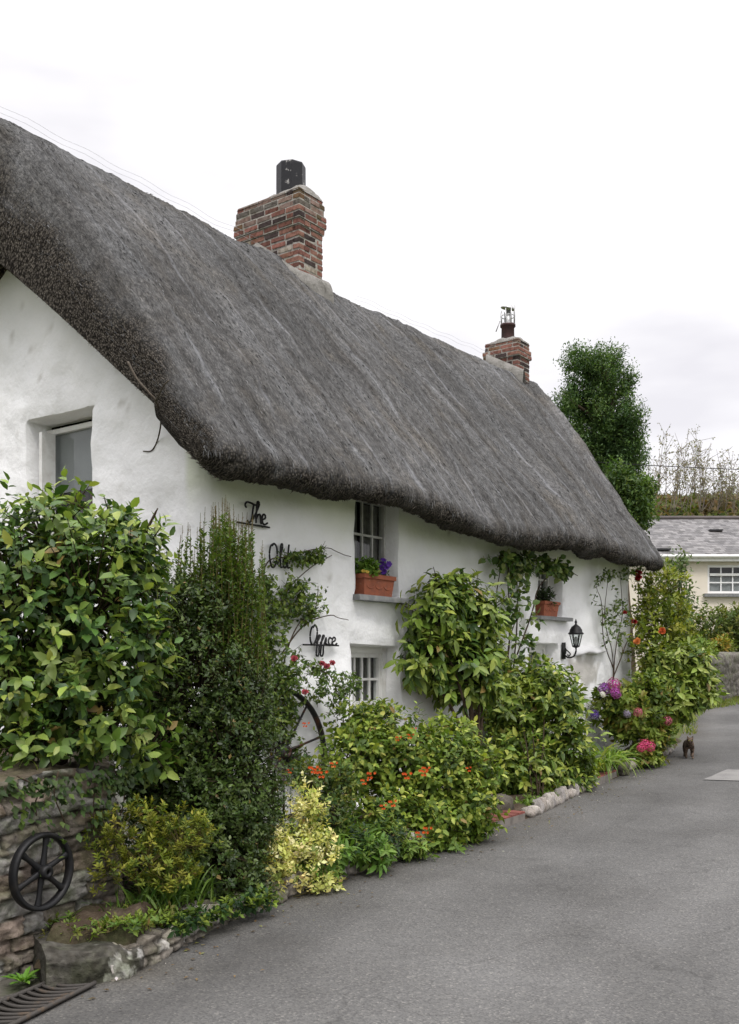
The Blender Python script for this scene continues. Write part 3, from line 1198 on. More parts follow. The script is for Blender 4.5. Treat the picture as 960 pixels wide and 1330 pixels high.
c1 = MB()
ct0, ct1, cy0, cy1 = 3.57, 4.02, 2.06, 3.08
zt1 = bricks(c1, ct0, ct1, cy0, cy1, 5.6, 7.42, lambda q: .035 if q in (3, 4) else (.018 if q in (1, 2, 5) else 0), .55)
ch1 = c1.build('chimney', M_BRICK, cottage, smooth=False)
ch1['label'] = 'broad chimney of worn red brick with a black pot'
mound(ct0 - .01, ct1 + .01, cy0 - .01, cy1 + .01, zt1, .17, 3.84, 2.40, 81).build('flaunching', M_CEMENT, ch1)
M_POT = mat('tarred_pot', (.008, .008, .010), rough=.45, spec=.3, noise=(8, (.30, .29, .28), .58, .63), bump=(20, .2, .01))
pm = MB().lathe([(.185, -.08), (.185, .0), (.184, .31), (.180, .325), (.165, .325), (.160, .05), (.0, .05)], (3.84, 2.42, zt1 + .13), sides=8)
pm.build('chimney_pot', M_POT, ch1, smooth=False)
pm = MB().lathe([(.09, -.06), (.10, .0), (.095, .2), (.102, .22), (.09, .235), (.075, .235), (.07, .08), (0, .08)], (4.07, 2.58, zt1 + .06), sides=14)
pm.build('chimney_pot', mat('brown_clay_pot', (.17, .06, .035), rough=.8, noise=(10, (.1, .04, .03), .4, .7)), ch1)
# cement fillet where the stack meets the thatch
fl = MB()


def fillet(p0, p1, wd, th, seed):
    p0, p1 = np.array(p0), np.array(p1)
    n_ = 24
    ax = (p1 - p0)
    side = unit(np.cross(ax, [0, 0, 1.0]))
    rows = []
    for a in np.linspace(0, 1, n_):
        c = p0 + ax * a
        wv = wd * (.7 + .5 * math.sin(a * math.pi)) * (1 + .25 * fbm(np.array([[a * 6, seed, 0]]), seed)[0])
        pr = []
        for ph in np.linspace(0, math.pi, 9):
            pr.append(c + side * (math.cos(ph) * wv) + np.array([0, 0, 1]) * (math.sin(ph) * (th + .16) - .22))
        rows.append(pr)
    return np.array(rows)


fpth = resample(np.array([(3.56, 2.80, 6.84), (3.53, 2.45, 6.58), (3.52, 2.12, 6.33), (3.58, 1.99, 6.25), (3.80, 1.97, 6.25), (4.10, 1.98, 6.26)]), .025)
for _ in range(5):
    fpth[1:-1] = (fpth[:-2] + 2 * fpth[1:-1] + fpth[2:]) / 4
ftg = unit(np.gradient(fpth, axis=0))
fsd = unit(np.cross(ftg, [0, 0, 1.0]))
fw_ = .10 + .035 * fbm(fpth * 5, 17, 3)
fe_ = np.minimum(1, np.minimum(np.arange(len(fpth)), np.arange(len(fpth))[::-1]) / 4.0)
g_ = np.array([[fpth[q] + fsd[q] * math.cos(ph) * fw_[q] * (.4 + .6 * fe_[q]) + np.array([0, 0, math.sin(ph) * .30 * fe_[q] - .20]) for ph in np.linspace(0, math.pi, 11)] for q in range(len(fpth))])
g_ += .020 * fbm(g_ * 9, 5, 4)[..., None]
fl.grid(g_, flip=True)
fl.build('flashing', M_CEMENT, ch1)

c2 = MB()
dt0, dt1, dy0, dy1 = 9.56, 9.98, 2.28, 2.92
zt2 = bricks(c2, dt0, dt1, dy0, dy1, 6.0, 7.22, lambda q: .03 if q in (2, 3) else 0, .2)
ch2 = c2.build('chimney', M_BRICK, cottage, smooth=False)
ch2['label'] = 'small brick chimney with a wire cage over its pot'
mound(dt0 - .01, dt1 + .01, dy0 - .01, dy1 + .01, zt2, .10, 9.76, 2.58, 83).build('flaunching', M_CEMENT, ch2)
pt_, py_ = 9.76, 2.58
MB().lathe([(.105, -.05), (.115, .0), (.112, .2), (.135, .21), (.135, .245), (.11, .25), (.09, .25), (.09, .05), (0, .05)], (pt_, py_, zt2 + .08), sides=14).build(
    'chimney_pot', mat('dark_pot', (.06, .028, .026), rough=.7, noise=(9, (.03, .02, .02), .4, .7)), ch2)
cw = MB()
zb_ = zt2 + .33
for k_ in range(8):
    a = k_ * math.pi / 4 + .2
    cw.tube([(pt_ + .12 * math.cos(a), py_ + .12 * math.sin(a), zb_ - .02), (pt_ + .125 * math.cos(a), py_ + .125 * math.sin(a), zb_ + .27 + .05 * math.sin(a + 2.5))], .010, sides=5)
for hz in (.0, .14):
    cw.tube([(pt_ + .122 * math.cos(a), py_ + .122 * math.sin(a), zb_ + hz) for a in np.linspace(0, 2 * math.pi, 17)], .008, sides=5)
cw.tube([(pt_ - .03, py_ + .14, zb_ + .08), (pt_ - .06, py_ + .2, zb_ - .1)], .01, sides=5)
cw.lathe([(.0, .06), (.07, .05), (.13, .0), (.125, -.01), (0, .03)], (pt_, py_, zb_ + .28), sides=14, M=Matrix.Rotation(.25, 3, 'X'))
cw.lathe([(.05, 0), (.05, .24), (.0, .24)], (pt_, py_, zb_), sides=10)
cw.build('chimney_cowl', M_METAL, ch2)
fl = MB()
g_ = fillet((9.50, 2.85, 6.86), (9.54, 2.15, 6.48), .10, .20, 13)
g_ += .014 * fbm(g_ * 9, 15, 3)[..., None]
fl.grid(g_, flip=True)
fl.build('flashing', M_CEMENT, ch2)


# --- windows and doors
def sheet(mb, o, ax, up, w_, h_, n_, amp=0.0, waves=5, col=(1, 1, 1)):
    a = np.linspace(0, 1, 40 if amp else 2)
    rows = []
    for q in (0, .5, 1):
        rows.append([o + ax * (w_ * x) + up * (h_ * q) + n_ * (amp * math.sin(x * waves * 6.283 + q * .6)) for x in a])
    mb.grid(np.array(rows), col)


def window(parent, o, ax, n_, w_, h_, cols, rows, name='window', fr=.05, bar=.022, curtain=None, trans_at=None, mt=None):
    "o lower corner, ax along, n_ outward; frame, sash and bars in one part, glass and curtain as sub-parts"
    o, ax, n_ = np.array(o, float), np.array(ax, float), np.array(n_, float)
    up = np.array([0, 0, 1.0])
    M_ = np.stack([ax, n_, up], -1)
    mb = MB()

    def bx_(x0, x1, z0, z1, d0, d1):
        c = o + ax * (x0 + x1) / 2 + up * (z0 + z1) / 2 + n_ * (d0 + d1) / 2
        mb.box(c, ((x1 - x0) / 2, (d1 - d0) / 2, (z1 - z0) / 2), M=M_)
    bx_(0, fr, 0, h_, -.03, .035)
    bx_(w_ - fr, w_, 0, h_, -.03, .035)
    bx_(fr, w_ - fr, 0, fr, -.03, .033)
    bx_(fr, w_ - fr, h_ - fr, h_, -.03, .033)
    iw, ih = w_ - 2 * fr, h_ - 2 * fr
    zsplit = rows if isinstance(rows, list) else [ih * (k + 1) / rows for k in range(rows - 1)]
    for z in zsplit:
        bx_(fr, w_ - fr, fr + z - bar / 2, fr + z + bar / 2, -.012, .016)
    for k in range(1, cols):
        x = fr + iw * k / cols
        bx_(x - bar / 2, x + bar / 2, fr, h_ - fr, -.010, .014)
    part = mb.build(name, mt or M_WHITE, parent, smooth=False)
    g = MB()
    q_ = [o + ax * a_ + up * b_ for a_, b_ in ((fr, fr), (w_ - fr, fr), (w_ - fr, h_ - fr), (fr, h_ - fr))]
    g.add(np.array(q_), [[0, 1, 2, 3]])
    g.build('glass', M_GLASS, part, smooth=False)
    if curtain:
        for (x0, x1, z0, z1, m_, amp, nm) in curtain:
            cb = MB()
            sheet(cb, o + ax * x0 + up * z0 - n_ * (.07 if amp else .02), ax, up, x1 - x0, z1 - z0, n_, amp)
            cb.build(nm, m_, part)
    return part


FX, FN = (1, 0, 0), (0, -1, 0)
d = .245
p = window(cottage, (2.02, d, 2.30), FX, FN, .78, 1.0, 4, [.30, .57], curtain=[(.03, .40, .05, .95, M_CLOTH, .012, 'net_curtain'), (.46, .75, .05, .95, M_CLOTH, .012, 'net_curtain')], mt=mat('weathered_white_paint', (.50, .50, .49), rough=.6, noise=(9, (.35, .34, .32), .45, .7)))
p['label'] = 'small paned window close under the thatch with a net curtain'
sb_ = MB()
sb_.box((2.41, .08, 2.255), (.47, .17, .024), jit=.003)
sb_.build('sill', M_SLATE, p, smooth=False)
p = window(cottage, (5.80, d, 2.25), FX, FN, .76, .76, 4, 3, curtain=[(.03, .73, .3, .72, M_CLOTH, .012, 'net_curtain')], mt=M_WHITE)
sb_ = MB()
sb_.box((6.20, .08, 2.215), (.46, .165, .022), jit=.003)
sb_.build('sill', M_SLATE, p, smooth=False)


def door(t0, t1, z0, z1, gz, cols, rows, label):
    mb = MB()
    w_ = t1 - t0
    mb.box(((t0 + t1) / 2, d + .03, (z0 + gz) / 2), (w_ / 2 - .05, .02, (gz - z0) / 2))
    for x in (t0 + .025, t1 - .025):
        mb.box((x, d + .01, (z0 + z1) / 2), (.025, .05, (z1 - z0) / 2))
    mb.box(((t0 + t1) / 2, d + .01, z1 - .03), (w_ / 2 - .05, .045, .03))
    for k in range(1, 6):
        x = t0 + .05 + (w_ - .1) * k / 6
        mb.box((x, d + .009, (z0 + gz) / 2), (.004, .003, (gz - z0) / 2 - .02), (.5, .5, .5))
    part = mb.build('door', M_WHITE, cottage, smooth=False)
    part['label'] = label
    window(part, (t0 + .05, d + .02, gz), FX, FN, w_ - .1, z1 - .06 - gz, cols, rows, 'glazing', .045, .024, [(.03, w_ - .13, .03, z1 - gz - .1, M_CLOTH, .01, 'net_curtain')])
    hb_ = MB()
    hb_.box((t1 - .12, d - .01, gz - .12), (.05, .012, .012))
    hb_.build('handle', M_BLACK, part)
    return part


door(1.96, 2.78, .22, 1.79, 1.20, 5, 2, 'low white door with small glass panes behind the orange flowers')
door(5.62, 6.44, .40, 1.88, 1.30, 4, 2, 'low white door with glass panes near the wall lantern')
# gable window: pane set deep, one casement standing open
gx_, gn_ = np.array([0, 1.0, 0]), np.array([-1.0, 0, 0])
p = window(cottage, (.235, 1.42, 2.74), gx_, gn_, .92, 1.10, 1, [], fr=.045, curtain=[(.04, .88, .50, 1.06, M_GREYSHEET, 0, 'reflection_sheet'), (.04, .40, .04, .50, M_DARKCLOTH, .012, 'red_curtain')])  # grey sheet gives the upper pane the tone of reflected sky
p['label'] = 'deep gable window with its casement open'
cs = MB()
cs.box((.13, 2.235, 3.29), (.075, .022, .50))
cs.build('casement', M_WHITE, p, smooth=False)
fb_ = MB()
fb_.box((4.8, 2.6, .05), (4.5, 2.3, .02))
fb_.box((4.8, 2.6, 2.06), (4.5, 2.3, .05))
fb_.box((4.8, 1.9, 2.0), (4.5, .06, 1.9))
fb_.box((.75, 2.6, 2.0), (.05, 2.3, 1.3))
fb_.build('floor', mat('dark_floor', (.05, .04, .035), noise=(3, (.03, .025, .02), .4, .7)), cottage, smooth=False)
# hood: a limewashed ledge on the front beside the lantern
hd = MB()
aa = np.linspace(6.78, 7.85, 26)
rows = []
for a in aa:
    e_ = min(1, (a - 6.78) / .1 + .1, (7.85 - a) / .12 + .05)
    zc = 1.80 + .05 * (a - 6.78) + .015 * math.sin(a * 9)
    rows.append([(a, -.0 - .10 * e_ * math.sin(ph) , zc + .05 * math.cos(ph) - .03 * math.sin(ph)) for ph in np.linspace(0, math.pi, 8)])
rows = np.array(rows)
rows += .012 * fbm(rows * 8, 91, 2)[..., None]
hd.grid(rows, np.full(rows.shape, .7))
hd.build('ledge', M_WALL, cottage)

# ---------------------------------------------------------------- stone wall, kerb, steps
wallt = thing('stone_retaining_wall', 'low rubble stone retaining wall with a black iron wheel hung on it', 'wall', (*WP(0), 0))
s_l = np.arange(-3.0, .75, .014)
front = np.array([WP(a) for a in s_l])
ret_d = unit(np.array([-2.2, 8.65]) - wend)
ret = np.array([wend + ret_d * a for a in np.arange(.014, 2.4, .02)])
wp_ = np.vstack([front, ret])
for _ in range(6):
    wp_[1:-1] = (wp_[:-2] + 2 * wp_[1:-1] + wp_[2:]) / 4
wl_ = np.concatenate([[0], np.cumsum(np.linalg.norm(np.diff(wp_, axis=0), axis=1))])
wn_ = np.gradient(wp_, axis=0)
wn_ = unit(np.stack([wn_[:, 1], -wn_[:, 0]], -1))
zz = np.arange(-.25, 1.001, .013)
A, B = np.meshgrid(wl_, zz, indexing='ij')
wA = A + .035 * fbm(np.stack([A * 4, B * 6], -1), 101, 2) + .18 * B * 0
wB = B + .030 * fbm(np.stack([A * 2.2, B * 3], -1), 103, 2) - .02 * (A - 3)


def masonry(a, b, hs=(.03, .105), ws=(.12, .42), seed=1):
    r_ = np.random.default_rng(seed)
    edges = [-.8]
    while edges[-1] < 3:
        edges.append(edges[-1] + r_.uniform(*hs))
    edges = np.array(edges)
    ci = np.clip(np.searchsorted(edges, b) - 1, 0, len(edges) - 2)
    db = np.minimum(b - edges[ci], edges[ci + 1] - b)
    da = np.zeros_like(a)
    sid = np.zeros(a.shape, int)
    for c in np.unique(ci):
        e2 = [-1.0 - r_.random()]
        while e2[-1] < 12:
            e2.append(e2[-1] + r_.uniform(*ws))
        e2 = np.array(e2)
        m_ = ci == c
        k_ = np.clip(np.searchsorted(e2, a[m_]) - 1, 0, len(e2) - 2)
        da[m_] = np.minimum(a[m_] - e2[k_], e2[k_ + 1] - a[m_])
        sid[m_] = c * 197 + k_
    return np.minimum(da, db * 1.2), sid


dj, sid = masonry(wA, wB, seed=4)
rs = np.random.default_rng(9)
tab = rs.random((6000, 3))
pro = tab[sid % 6000, 0]
hgt = sstep(0, .016, dj) * (.016 + .030 * pro) + .018 * fbm(np.stack([A * 7, B * 16], -1), 107, 3) + .012 * fbm(np.stack([A * 22, B * 60], -1), 109, 2)
W3 = np.concatenate([wp_[:, None] + wn_[:, None] * (hgt - .05)[..., None] - wn_[:, None] * (B * .06)[..., None], (B + .03 * fbm(np.stack([A * 3, A * 0], -1), 111, 2) * sstep(.6, 1, B))[..., None]], -1)
hue = tab[sid % 6000, 1]
base = np.where((hue < .5)[..., None], np.array([.19, .165, .14]), np.where((hue < .75)[..., None], np.array([.225, .18, .15]), np.array([.26, .25, .235])))
sc_ = (.75 + .55 * tab[sid % 6000, 2])[..., None] * base
joint = sstep(.009, .0, dj)[..., None]
sc_ = sc_ * (1 - joint) + joint * np.array([.045, .04, .033])
lich_ = sstep(.52, .72, fbm(np.stack([A * 3.2, B * 5], -1), 113, 4))[..., None]
sc_ = sc_ * (1 - lich_ * .8) + lich_ * .8 * np.array([.38, .36, .33])
mb = MB().grid(W3, sc_, flip=True)
topc = np.stack([W3[:, -1], W3[:, -1] + np.concatenate([-wn_ * .2, np.full((len(wn_), 1), .03)], -1), W3[:, -1] + np.concatenate([-wn_ * .42, np.full((len(wn_), 1), -.06)], -1)], 1)
topc[:, 1:, 2] += .03 * fbm(topc[:, 1:] * 6, 117, 3)
mb.grid(topc, np.array([.11, .09, .065]), flip=True)
mb.build('masonry', M_STONE, wallt, world=True)

# iron wheel on the stone wall
wc = np.array([*(WP(.035) + WN * .055), .0])
wc[2] = at(55, 1132, wc[1])[2]
iw = thing('iron_wheel', 'black cast iron six spoked pulley wheel hung on the stone wall', 'wheel', wc, 0)
MW = np.stack([np.append(WD, 0), [0, 0, 1.0], np.append(WN, 0)], -1)
RW = .205
MB().lathe([(RW, -.022), (RW + .003, 0), (RW, .022), (RW - .008, .025), (RW - .024, .020), (RW - .027, 0), (RW - .024, -.020), (RW - .008, -.025)], (0, 0, 0), sides=48, M=MW, closed=True).build('rim', M_BLACK, iw)
MB().lathe([(.012, -.05), (.034, -.05), (.038, -.03), (.038, .035), (.032, .05), (.014, .05), (.012, .03)], (0, 0, 0), sides=20, M=MW, closed=True).build('hub', M_BLACK, iw)
for k_ in range(6):
    a = k_ * math.pi / 3 + .36
    u_ = np.array([math.cos(a), math.sin(a)])
    v_ = np.array([-u_[1], u_[0]])
    rows = []
    for r_, hw_, th in ((.03, .020, .017), (.08, .016, .014), (.13, .015, .013), (.178, .022, .016)):
        rows.append([MW @ np.array([*(u_ * r_ + v_ * hw_ * math.cos(q)), th * math.sin(q)]) for q in np.linspace(0, 2 * math.pi, 10, endpoint=False)])
    MB().grid(np.array(rows), wrapv=True).build('spoke', M_BLACK, iw)

# rough corner block at the end of the kerb
kb = thing('kerb_block', 'large rough grey stone block with white pebbles beside the drain grate', 'stone block', (-1.5, 5.15, 0))
P00, P10 = np.array([-1.60, 4.99]), np.array([-1.19, 5.19])
dpt = np.array([-.26, .52])


def blockpt(a, b, c):
    p = P00 + (P10 - P00) * a + dpt * b
    return np.array([p[0], p[1], -.08 + c])


mb = MB()
Ht = .235
prof = [(0, c) for c in np.linspace(0, Ht - .04, 14)] + [(.03 + .04 * (1 - math.cos(q)) * 1.0, Ht - .04 + .04 * math.sin(q)) for q in np.linspace(0, math.pi / 2, 6)] + [(b, Ht) for b in np.linspace(.1, 1, 16)]
ag = np.concatenate([[-.02], np.linspace(0, 1, 80)])
Bk = np.array([[blockpt(a, b, c * (1 - .22 * sstep(.55, 1.0, a))) for b, c in prof] for a in ag])
end_ = sstep(.86, 1, ag)[:, None]
Bk[..., 1] += end_ * .10 * (1 - np.array([p_[0] for p_ in prof]))[None]
Bk[..., :2] += (np.array([.5, -.85]) * (.022 * fbm(Bk * 7, 121, 4) + .018 * fbm(Bk * 20, 122, 3) * sstep(.5, .8, ag)[:, None])[..., None])
Bk[..., 2] += .016 * fbm(Bk * 6, 125, 3) * (np.array([c for _, c in prof]) > .05)[None]
Bk[..., 1] -= .010 * np.abs(fbm(Bk * 26, 128, 2))
bc = np.array([.075, .070, .060]) * np.clip(1 + .35 * fbm(Bk * 5, 127, 3) + .45 * fbm(Bk * 30, 126, 2), .25, 2)[..., None]
spots = sstep(.38, .44, fbm(Bk * 12, 129, 2))[..., None] * sstep(.3, .75, ag)[:, None, None]
bc = bc * (1 - spots * .7) + spots * .7 * np.array([.42, .41, .39])
mb.grid(Bk, bc, flip=True)
e1 = Bk[-1]
mb.grid(np.stack([e1, e1 + np.array([-.05, .25, 0]) * 1.0], 0), bc[-1][None].repeat(2, 0), flip=True)
e0 = Bk[0]
c0_ = np.array([*(e0[-1, :2]), -.08])
mb.grid(np.stack([e0, e0 * .5 + c0_ * .5 + .012 * fbm(e0 * 9, 133)[:, None], np.repeat(c0_[None], len(e0), 0)], 0), bc[0][None].repeat(3, 0))
mb.build('block', M_STONE, kb, world=True)

# drain grate in the gutter
gx0, gy0 = -1.60, 4.86
dg = thing('drain_grate', 'rusty iron drain grate with curved slots in the gutter below the stone wall', 'drain', (gx0, gy0, road_z(gx0, gy0)))
fb = MB()
bA, bB = np.array([-1.90, 4.52]), np.array([-1.62, 5.06])
zg = lambda q: float(zt(q[0], q[1])) + .02
M_GRATE = mat('grate_iron', (.055, .050, .045), rough=.8, spec=.2, noise=(14, (.10, .07, .045), .55, .75), bump=(60, .4, .004))
M_PIT = mat('pit_shade', (.014, .012, .010), rough=.8, noise=(20, (.03, .026, .02), .4, .7))  # near-black plate painting the shade of the pit below the bars
pit_plate = []
for a in np.linspace(0, 1, 8):
    p0 = bA + (bB - bA) * a
    row = []
    for b_ in np.linspace(0, 1, 8):
        q = p0 + np.array([.27 - .04 * a, -.075 + .04 * a]) * b_
        row.append((q[0], q[1], zg(q) + .001))
    pit_plate.append(row)
MB().grid(np.array(pit_plate), flip=True).build('pit_plate', M_PIT, dg, world=True)
for a in np.linspace(0, 1, 13):
    p0 = bA + (bB - bA) * a
    pts_ = []
    for b_ in np.linspace(0, 1, 10):
        q = p0 + np.array([.27 - .04 * a, -.075 + .04 * a]) * b_ + np.array([.02, .045]) * math.sin(b_ * 3.1) * -1
        pts_.append((q[0], q[1], zg(q) + .012))
    fb.tube(pts_, .009, sides=6)
for b_ in (0, 1.0):
    pts_ = []
    for a in np.linspace(-.03, 1.03, 12):
        q = bA + (bB - bA) * a + np.array([.27 - .04 * a, -.075 + .04 * a]) * b_
        pts_.append((q[0], q[1], zg(q) + .012))
    fb.tube(pts_, .012, sides=6)
fb.build('grate', M_GRATE, dg, world=True)

# red tiled steps at the two front doors
def red_step(label, k0, k1, tdoor, wd):
    a, b_ = np.array(k0), np.array(k1)
    o = thing('tiled_step', label, 'step', ((a[0] + b_[0]) / 2, (a[1] + b_[1]) / 2, 0))
    d_ = unit(b_ - a)
    nin = np.array([-d_[1], d_[0]])
    mb = MB()
    L_ = np.linalg.norm(b_ - a)
    n_ = max(3, int(round(L_ / .155)))
    s_ = L_ / n_
    M_ = np.stack([np.append(d_, 0), np.append(nin, 0), [0, 0, 1.0]], -1)
    for r_ in range(6):
        for c in range(n_):
            q = a + d_ * (c + .5) * s_ + nin * (r_ + .5) * s_
            z = float(zt(*q)) + .045 + rng.normal(0, .0015)
            mb.box((*q, z), (s_ / 2 - .004, s_ / 2 - .004, .05), np.array([.19, .06, .048]) * rng.uniform(.7, 1.25), M=M_)
    q = a + d_ * L_ / 2 + nin * 3 * s_
    mb.box((*q, float(zt(*q)) + .02), (L_ / 2 - .003, 3 * s_ - .003, .06), (.2, .18, .16), M=M_)
    mb.build('tiles', M_TILE, o, smooth=False, world=True)
    return o


red_step('red tiled doorstep in the kerb beside the orange flowered border', (1.01, 8.87), (1.50, 9.62), 0, 0)
red_step('red tiled doorstep in the kerb by the strap leaved lilies and round stones', (2.72, 11.86), (3.12, 12.62), 0, 0)

# kerb stones
M_VAR = []
for v_ in range(7):
    bm = bmesh.new()
    bmesh.ops.create_icosphere(bm, subdivisions=3, radius=1)
    co = np.array([x.co[:] for x in bm.verts])
    co = np.sign(co) * np.abs(co) ** .75
    co *= 1 + .22 * fbm(co * 1.3, 200 + v_, 4)[:, None] + .09 * fbm(co * 3.7, 260 + v_, 3)[:, None]
    for x, c in zip(bm.verts, co):
        x.co = c
    me = bpy.data.meshes.new('edging_stone')
    bm.to_mesh(me)
    bm.free()
    me.polygons.foreach_set('use_smooth', [True] * len(me.polygons))
    ca = me.color_attributes.new('Col', 'FLOAT_COLOR', 'POINT')
    c0 = [(.15, .135, .115), (.12, .108, .09), (.42, .38, .35), (.46, .42, .39), (.36, .32, .29), (.24, .21, .18), (.40, .37, .36)][v_]
    cv = np.array(c0) * (1 + .25 * fbm(co * 3, 230 + v_, 3))[:, None]
    ca.data.foreach_set('color', np.concatenate([cv, np.ones((len(cv), 1))], 1).astype(np.float32).ravel())
    me.materials.append(M_KERB)
    M_VAR.append(me)


def stone(x, y, z, rx, ry, rz_h, rot, label, group, v_=None, name='edging_stone'):
    o = bpy.data.objects.new(name, M_VAR[int(rng.integers(0, 7)) if v_ is None else v_])
    COL.objects.link(o)
    o.location = (float(x), float(y), float(z))
    o.scale = (rx, ry, rz_h)
    o.rotation_euler = (rng.normal(0, .12), rng.normal(0, .12), rot)
    tag(o, label, 'stone', group)
    return o


kd = np.concatenate([[0], np.cumsum(np.linalg.norm(np.diff(kp, axis=0), axis=1))])


def kat(y):
    return float(np.interp(y, kp[:, 1], kd))


def edge_run(y0, y1, label, group, variants, size, hgt):
    s_ = kat(y0)
    e_ = kat(y1)
    while s_ < e_:
        ln = rng.uniform(*size)
        x, y = np.interp(s_ + ln / 2, kd, kp[:, 0]), np.interp(s_ + ln / 2, kd, kp[:, 1])
        i = np.argmin(np.abs(kd - s_))
        rot = math.atan2(kt[i, 1], kt[i, 0])
        h_ = rng.uniform(*hgt)
        dp_ = rng.uniform(.05, .075)
        stone(x - kn[i, 0] * dp_ * .8, y - kn[i, 1] * dp_ * .8, float(zt(x, y)) + h_ * .42, ln * .54, dp_, h_ * .6, rot + rng.normal(0, .1), label, group, int(rng.choice(variants)))
        s_ += ln


re_ = thing('rubble_kerb', 'rough low rubble and cement kerb under the dark bush and orange flowered border', 'kerb', (-.99, 6.11, 0))
m_ = (kp[:, 1] > 5.12) & (kp[:, 1] < 8.72)
rp = resample(kp[m_], .014)
for _ in range(4):
    rp[1:-1] = (rp[:-2] + 2 * rp[1:-1] + rp[2:]) / 4
rl = np.arange(len(rp)) * .014
rn = np.gradient(rp, axis=0)
rn = unit(np.stack([rn[:, 1], -rn[:, 0]], -1))
kz = np.concatenate([np.linspace(-.05, .09, 13), .09 + .045 * np.sin(np.linspace(.15, 1.57, 7)), np.full(6, .135)])
kb_ = np.concatenate([np.zeros(13), .045 * (1 - np.cos(np.linspace(.15, 1.57, 7))), np.linspace(.06, .16, 6)])
A, B = np.meshgrid(rl, np.cumsum(np.concatenate([[0], np.hypot(np.diff(kz), np.diff(kb_))])), indexing='ij')
dj, sid = masonry(A + .03 * fbm(np.stack([A * 7, B * 7], -1), 301), B + .03 * fbm(np.stack([A * 5, B * 8], -1), 303), (.045, .085), (.06, .17), 8)
hh_ = sstep(0, .014, dj) * (.012 + .028 * tab[sid % 6000, 0]) + .016 * fbm(np.stack([A * 9, B * 11], -1), 305, 3)
vary = (1 + .35 * fbm(np.stack([A * 2.2, A * 0], -1), 307, 2))
K3 = np.concatenate([rp[:, None] - rn[:, None] * (kb_[None] - hh_ * (kb_ < .05) - .01)[..., None], (zt(rp[:, 0], rp[:, 1])[:, None] + kz[None] * vary + hh_ * (kb_ > .02))[..., None]], -1)
kc = np.where((tab[sid % 6000, 1] < .25)[..., None], np.array([.40, .38, .35]), np.where((tab[sid % 6000, 1] < .6)[..., None], np.array([.17, .15, .125]), np.array([.24, .215, .185]))) * (.75 + .5 * tab[sid % 6000, 2])[..., None]
kj = sstep(.012, 0, dj)[..., None]
kc = kc * (1 - kj) + kj * np.array([.08, .072, .06])
mb = MB().grid(K3, kc, flip=True)
mb.build('masonry', M_STONE, re_, world=True)
# soil banked up behind the corner block
su = np.linspace(0, 1, 24)
sg = np.array([[(np.array([-1.72, 5.10]) * (1 - a) + np.array([-1.22, 5.34]) * a) * (1 - b_) + (np.array([-1.80, 5.70]) * (1 - a) + np.array([-1.12, 6.15]) * a) * b_ for b_ in su] for a in su])
ee_ = np.minimum(np.minimum(su, 1 - su)[:, None] + 0 * su[None], np.minimum(su, 1 - su)[None] + 0 * su[:, None])
sz = .05 + .185 * sstep(0, .16, ee_) + .035 * fbm(sg * 7, 311, 3)
tag(MB().grid(np.concatenate([sg, sz[..., None]], -1), flip=False).build('soil_bank', M_SOIL), kind='structure')

edge_run(9.72, 11.8, 'whitewashed edging stone in the kerb between the two red tiled steps', 'white edging stones between the steps', [2, 3, 6, 4], (.07, .17), (.08, .16))
edge_run(12.75, 15.4, 'pale edging stone in the kerb beyond the lilies towards the cat', 'pale edging stones beyond the farther step', [2, 4, 6, 3], (.08, .18), (.08, .16))
stone(2.58, 12.45, zt(2.6, 12.4) + .13, .16, .12, .11, .3, 'large round pinkish stone standing behind the farther red step', None, 4, 'round_stone')
stone(2.88, 12.62, zt(2.9, 12.6) + .14, .15, .12, .12, .9, 'large mossy brown stone at the back of the farther red step', None, 5, 'round_stone')
stone(2.95, 12.50, zt(2.9, 12.5) + .10, .09, .08, .06, .5, 'small smooth stone in front of the large mossy one on the red step', None, 1, 'round_stone')
stone(3.22, 12.80, zt(3.2, 12.8) + .10, .14, .10, .11, .9, 'grey lump of stone between the mossy stone and the pale kerb', None, 0, 'round_stone')
stone(1.28, 9.80, zt(1.3, 9.8) + .11, .12, .10, .12, .3, 'dark round stone at the back corner of the nearer red step', None, 1, 'round_stone')

# ---------------------------------------------------------------- things on the front wall
def crom(P, n_=8):
    P = np.asarray(P, float)
    Q = np.vstack([2 * P[0] - P[1], P, 2 * P[-1] - P[-2]])
    o = []
    for i in range(1, len(Q) - 2):
        for t_ in np.linspace(0, 1, n_, endpoint=False):
            a, b_, c, d_ = Q[i - 1], Q[i], Q[i + 1], Q[i + 2]
            o.append(.5 * (2 * b_ + (c - a) * t_ + (2 * a - 5 * b_ + 4 * c - d_) * t_ ** 2 + (3 * b_ - a - 3 * c + d_) * t_ ** 3))
    o.append(P[-1])
    return np.array(o)


def lettering(label, t0, z0, sx, sz, strokes, bar, r=.0085):
    o = thing('script_lettering', label, 'lettering', hw(t0, -.05, z0), HROT, 'iron script words on the front wall')
    mb = MB()
    for st_ in strokes:
        c = crom(st_)
        mb.tube([(x * sx, 0, y * sz) for x, y in c], r, sides=6)
    mb.build('letters', M_BLACK, o)
    if bar:
        b_ = MB()
        b_.tube([(bar[0] * sx, .012, bar[2] * sz), (bar[1] * sx, .012, bar[2] * sz)], r * 1.0, sides=6)
        for x in (bar[0] * .6 + bar[1] * .4, bar[0] * .15 + bar[1] * .85):
            b_.tube([(x * sx, .012, bar[2] * sz), (x * sx, .06, bar[2] * sz)], .006, sides=5)
        b_.build('bar', M_BLACK, o)
    return o


